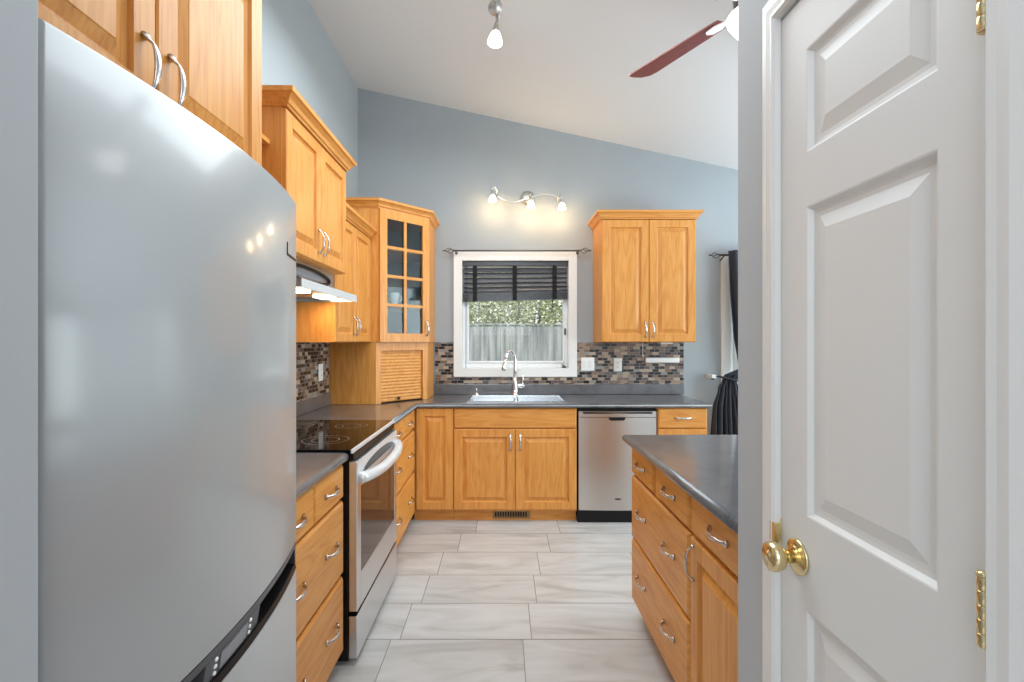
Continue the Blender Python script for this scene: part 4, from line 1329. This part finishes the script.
def curtain():
    root = thing('curtain', 'charcoal curtain tied back and bunched beside the patio window', 'curtain', (2.05, 4.2, 0.03))
    def lerp_table(tab, z):
        for (za, *a), (zb, *b) in zip(tab, tab[1:]):
            if za >= z >= zb:
                t = (za-z)/(za-zb)
                t = t*t*(3-2*t) if abs(za-zb) < 0.2 else t
                return [p+(q-p)*t for p, q in zip(a, b)]
        return list(tab[-1][1:])
    #      z     x_left x_right fold
    tab = [(2.165, 1.945, 2.42, 0.020), (1.80, 1.955, 2.40, 0.024), (1.40, 1.985, 2.34, 0.024), (1.15, 2.03, 2.22, 0.018), (1.08, 1.89, 2.05, 0.012), (1.04, 1.88, 2.00, 0.010), (0.98, 1.845, 2.02, 0.016), (0.80, 1.80, 2.06, 0.026), (0.45, 1.775, 2.12, 0.034), (0.02, 1.76, 2.16, 0.04)]
    m = MB()
    NZ, NX_ = 90, 84
    rows = []
    for i in range(NZ+1):
        z = 2.165+(0.02-2.165)*i/NZ
        xl, xr, amp = lerp_table(tab, z)
        row = []
        for j in range(NX_+1):
            t = j/NX_
            x = xl+(xr-xl)*t+0.006*math.sin(t*19+z*2)
            y = 4.158+amp*math.sin(t*2*PI*6.5+0.5*math.sin(z*3))+0.006*math.sin(t*31+z*4)
            row.append(m.bm.verts.new((x, min(y, YB-0.03), z)))
        rows.append(row)
    for A, B in zip(rows, rows[1:]):
        for j in range(NX_):
            f = m.bm.faces.new((A[j], A[j+1], B[j+1], B[j])); f.smooth = True
    c = m.build('cloth', CURTAIN, root, recalc=False)
    md = c.modifiers.new('thickness', 'SOLIDIFY'); md.thickness = 0.003
    m = MB()
    pts = [(1.938+0.082*math.cos(2*PI*i/24), 4.158+0.034*math.sin(2*PI*i/24), 1.058-0.02*math.cos(2*PI*i/24)) for i in range(24)]
    m.tube(pts, [0.020]*24, 8, flat=[0.4]*24, closed=True, up=(0, 0, 1))
    m.build('tieback', CURTAIN, root)
curtain()
root = thing('curtain_holdback', 'white wall hook with a black end cap holding the curtain tie', 'holdback', (1.80, 4.25, 1.06))
MB().box(1.80, 1.838, 4.165, YB-0.0008, 1.058, 1.09, 0.004).build('arm', PLASTIC, root)
MB().box(1.792, 1.82, 4.158, 4.1645, 1.050, 1.062, 0.002).build('end_cap', BLACK, root)

# ------------------------------------------------------------------ lamps
def cup(root, p, axis, s=1.0, glass=BULB, metal=NICKEL, name='spot'):
    """one spot head: metal socket and frosted glass cup, opening along axis"""
    p = V(p)
    sk = MB().lathe([(0, -0.055*s), (0.009*s, -0.055*s), (0.014*s, -0.04*s), (0.020*s, -0.01*s), (0.023*s, 0.012*s), (0, 0.012*s)], p, axis, 18).build('socket', metal, root)
    MB().lathe([(0, 0.013*s), (0.024*s, 0.013*s), (0.030*s, 0.026*s), (0.037*s, 0.050*s), (0.043*s, 0.073*s), (0.041*s, 0.075*s), (0, 0.069*s)], p, axis, 22).build('bulb', glass, sk)
    return sk

def sconce():
    root = thing('wall_light', 'wavy nickel wall light with three lit bulbs above the sink window', 'wall light', (0.21, 4.28, 2.62))
    MB().lathe([(0, 0), (0.062, 0), (0.062, 0.008), (0.045, 0.020), (0.02, 0.026), (0, 0.026)], (0.213, YB-0.0006, 2.655), DN, 28).build('base_plate', NICKEL, root)
    yb = 4.215
    pts = [(-0.070, yb, 2.668), (-0.017, yb, 2.630), (0.044, yb, 2.597), (0.096, yb, 2.593), (0.148, yb, 2.612), (0.209, yb, 2.638), (0.261, yb, 2.650), (0.322, yb, 2.662), (0.383, yb, 2.665), (0.444, yb, 2.652), (0.497, yb, 2.626)]
    m = MB().tube(pts, 0.0075, 10)
    m.tube([(0.213, YB-0.02, 2.650), (0.211, yb, 2.640)], 0.009, 10)
    m.build('bar', NICKEL, root)
    for (bx, bz, ax) in ((-0.096, 2.640, -0.062), (0.235, 2.590, 0.209), (0.505, 2.572, 0.470)):
        y = 4.175
        m = MB().tube([(ax, yb, bz+0.03), (ax+0.004, yb-0.005, bz+0.062), ((ax+bx)/2, y-0.003, bz+0.078), (bx-0.004, y-0.003, bz+0.062), (bx, y, bz+0.03)], 0.007, 8)
        arm = m.build('arm', NICKEL, root)
        cup(root, (bx, y, bz+0.012), (0, -0.05, -1), 0.8)
        lamp('POINT', 'wall_light_bulb', (bx, y-0.055, bz-0.095), 2.2, (1.0, 0.66, 0.32), radius=0.035)
sconce()

def track():
    root = thing('track_light', 'nickel ceiling spot track with a lit frosted spot hanging over the aisle', 'ceiling light', (-0.04, 2.3, 3.35))
    zt = zc(-0.04)
    MB().lathe([(0, 0), (0.065, 0), (0.065, 0.012), (0.04, 0.025), (0, 0.028)], (-0.02, 2.25, zc(-0.02)-0.003), (-SL*0.98, 0, -1), 28).build('base_plate', NICKEL, root)
    pts = [(-0.04+0.05*math.sin(t*2*PI), 1.75+t*1.0, zt-0.075) for t in [i/24 for i in range(25)]]
    m = MB().tube(pts, 0.008, 10)
    m.tube([(-0.02, 2.25, zt-0.02), (-0.035, 2.25, zt-0.075)], 0.008, 8)
    m.build('bar', NICKEL, root)
    for y in (1.76, 2.25, 2.745):
        x = -0.04+0.05*math.sin((y-1.75)*2*PI)
        m = MB().tube([(x+0.012, y, zt-0.07), (x+0.014, y, zt-0.11), (x+0.004, y-0.004, zt-0.165)], [0.011, 0.010, 0.007], 8)
        m.lathe([(0, -0.010), (0.036, -0.010), (0.042, -0.004), (0.042, 0.004), (0.036, 0.010), (0, 0.010)], (x-0.008, y-0.01, zt-0.095), (-0.25, -0.9, -0.3), 22)
        m.tube([(x+0.002, y-0.008, zt-0.14), (x+0.006, y-0.006, zt-0.175), (x-0.004, y-0.004, zt-0.20)], [0.010, 0.008, 0.010], 8)
        m.build('swivel', NICKEL, root)
        cup(root, (x-0.005, y-0.004, zt-0.225), (-0.08, -0.1, -1), 1.0, BULBW)
track()

def fan():
    hx, hy, zbl = 1.10, 2.08, 2.86
    root = thing('ceiling_fan', 'ceiling fan with dark red wood blades and a bright white light bowl', 'ceiling fan', (hx, hy, zbl))
    MB().lathe([(0, 0), (0.07, 0), (0.065, 0.03), (0.03, 0.05), (0, 0.05)], (hx, hy, zc(hx)-0.016), (0, 0, -1), 24).build('canopy', BRONZE, root)
    MB().tube([(hx, hy, zc(hx)-0.04), (hx, hy, zbl+0.08)], 0.014, 12).build('downrod', BRONZE, root)
    MB().lathe([(0, 0.09), (0.05, 0.09), (0.095, 0.06), (0.105, 0.02), (0.10, -0.02), (0.07, -0.045), (0.06, -0.06), (0, -0.06)], (hx, hy, zbl), UZ, 32).build('motor', BRONZE, root)
    a0 = math.radians(120.5)
    for k in range(5):
        a = a0+2*PI*k/5
        d = V((math.cos(a), math.sin(a), 0)); s = V((-d.y, d.x, 0))
        pitch = math.radians(-11)
        sv = s*math.cos(pitch)+UZ*math.sin(pitch)
        c = V((hx, hy, zbl-0.012))
        out = [(0.17, -0.045), (0.22, -0.050), (0.63, -0.066), (0.672, -0.058), (0.700, -0.024), (0.706, 0.03), (0.700, 0.062), (0.68, 0.069), (0.22, 0.052), (0.17, 0.045)]
        m = MB()
        A = [m.bm.verts.new(c+d*r+sv*(w*1.1)-UZ*0.0) for r, w in out]; B = [m.bm.verts.new(c+d*r+sv*(w*1.1)+UZ*0.007) for r, w in out]
        m.bm.faces.new(A); m.bm.faces.new(B[::-1])
        for i in range(len(out)):
            j = (i+1) % len(out)
            m.bm.faces.new((A[i], B[i], B[j], A[j]))
        bl = m.build('blade', FANBLADE, root)
        m = MB()
        iron = [(0.09, -0.018), (0.16, -0.016), (0.20, -0.034), (0.245, -0.030), (0.26, 0.0), (0.245, 0.030), (0.20, 0.034), (0.16, 0.016), (0.09, 0.018)]
        A = [m.bm.verts.new(c+d*r+sv*w-UZ*0.008) for r, w in iron]; B = [m.bm.verts.new(c+d*r+sv*w-UZ*0.001) for r, w in iron]
        m.bm.faces.new(A); m.bm.faces.new(B[::-1])
        for i in range(len(iron)):
            j = (i+1) % len(iron)
            m.bm.faces.new((A[i], B[i], B[j], A[j]))
        m.build('blade_iron', PLASTIC, bl)
    MB().lathe([(0, -0.175), (0.05, -0.168), (0.095, -0.135), (0.125, -0.09), (0.13, -0.075), (0.06, -0.065), (0.0, -0.062)], (hx, hy, zbl), UZ, 32).build('light_bowl', simple('opal_bowl', (1, 1, 1, 1), 0.4, emit=(1.0, 0.98, 0.95, 1), estr=5), root)
fan()

# ------------------------------------------------------------------ garden behind the window
struct(MB().box(-14, 18, YB+0.2, 24, -0.6, -0.3).build('ground', LAWN))
root = thing('fence', 'weathered grey board fence across the yard outside the sink window', 'fence', (2, 12, -0.3))
m = MB()
x = -8.0
while x < 14:
    w = 0.092
    h = 1.78+random.uniform(-0.012, 0.012)
    y = 12+random.uniform(-0.006, 0.006)
    m.box(x, x+w, y, y+0.02, -0.28, h)
    x += w+0.006
m.build('board', FENCE, root)
m = MB()
for z in (0.1, 0.9, 1.6): m.box(-8, 14, 12.03, 12.07, z, z+0.09)
m.box(-8, 14, 11.97, 12.08, 1.80, 1.835)
m.build('rail', FENCE, root)
def shrub(cx, cy, w, h, label):
    root = thing('garden_shrub', label, 'shrub', (cx, cy, -0.3), 'shrubs behind the fence')
    m = MB()
    for k in range(4):
        a = random.uniform(0, 2*PI)
        m.tube([(cx+0.05*math.cos(a), cy+0.05*math.sin(a), -0.3), (cx+0.2*math.cos(a)*w, cy+0.2*math.sin(a), h*0.35), (cx+0.32*w*math.cos(a), cy+0.3*math.sin(a), h*0.75)], [0.05, 0.035, 0.012], 6)
    m.build('stem', BARK, root)
    bm = bmesh.new()
    for i in range(9000):
        while True:
            p = V((random.uniform(-1, 1), random.uniform(-1, 1), random.uniform(-1, 1)))
            if p.x**6+p.y**6+abs(p.z)**5 < 1.0: break
        c = V((cx+p.x*w/2, cy+p.y*0.5, h*0.5+p.z*h*0.52))
        s = random.uniform(0.035, 0.075)
        e = random.uniform(0, 2*PI); t = random.uniform(-0.9, 0.9)
        u = V((math.cos(e), math.sin(e), t)).normalized(); v = u.orthogonal().normalized()
        v = (Matrix.Rotation(random.uniform(0, PI), 3, u) @ v)
        vs = [bm.verts.new(c+q) for q in (-u*s, -v*s*0.45, u*s, v*s*0.45)]
        bm.faces.new(vs)
    mm = MB(); mm.bm.free(); mm.bm = bm
    mm.build('foliage', LEAF, root, recalc=False)
rows_ = [(-3.2, 1.5, 4.0, 'garden shrub beyond the fence, hidden behind the corner-cabinet side of the window frame'),
    (-1.55, 1.5, 4.3, 'pale green shrub rising over the fence beside the blind cord'),
    (0.1, 1.5, 4.2, 'pale green shrub rising over the fence directly behind the faucet'),
    (1.75, 1.5, 4.4, 'pale yellow-green shrub over the fence at the latch side of the pane'),
    (3.4, 1.5, 4.0, 'garden shrub beyond the fence past the latch side of the window'),
    (5.3, 1.7, 4.4, 'garden shrub beyond the fence outside the patio window')]
for i, (cx, w, h, l) in enumerate(rows_):
    shrub(cx, 13.4, w, h, l)
for i, cx in enumerate((-2.5, -0.75, 1.0, 2.75)):
    shrub(cx, 15.6, 1.6, 5.0, ('tall shrub at the back, seen through the gap beyond '+('the corner-cabinet edge of the window', 'the cord side of the blind', 'the middle blind tape', 'the latch edge of the window')[i]))
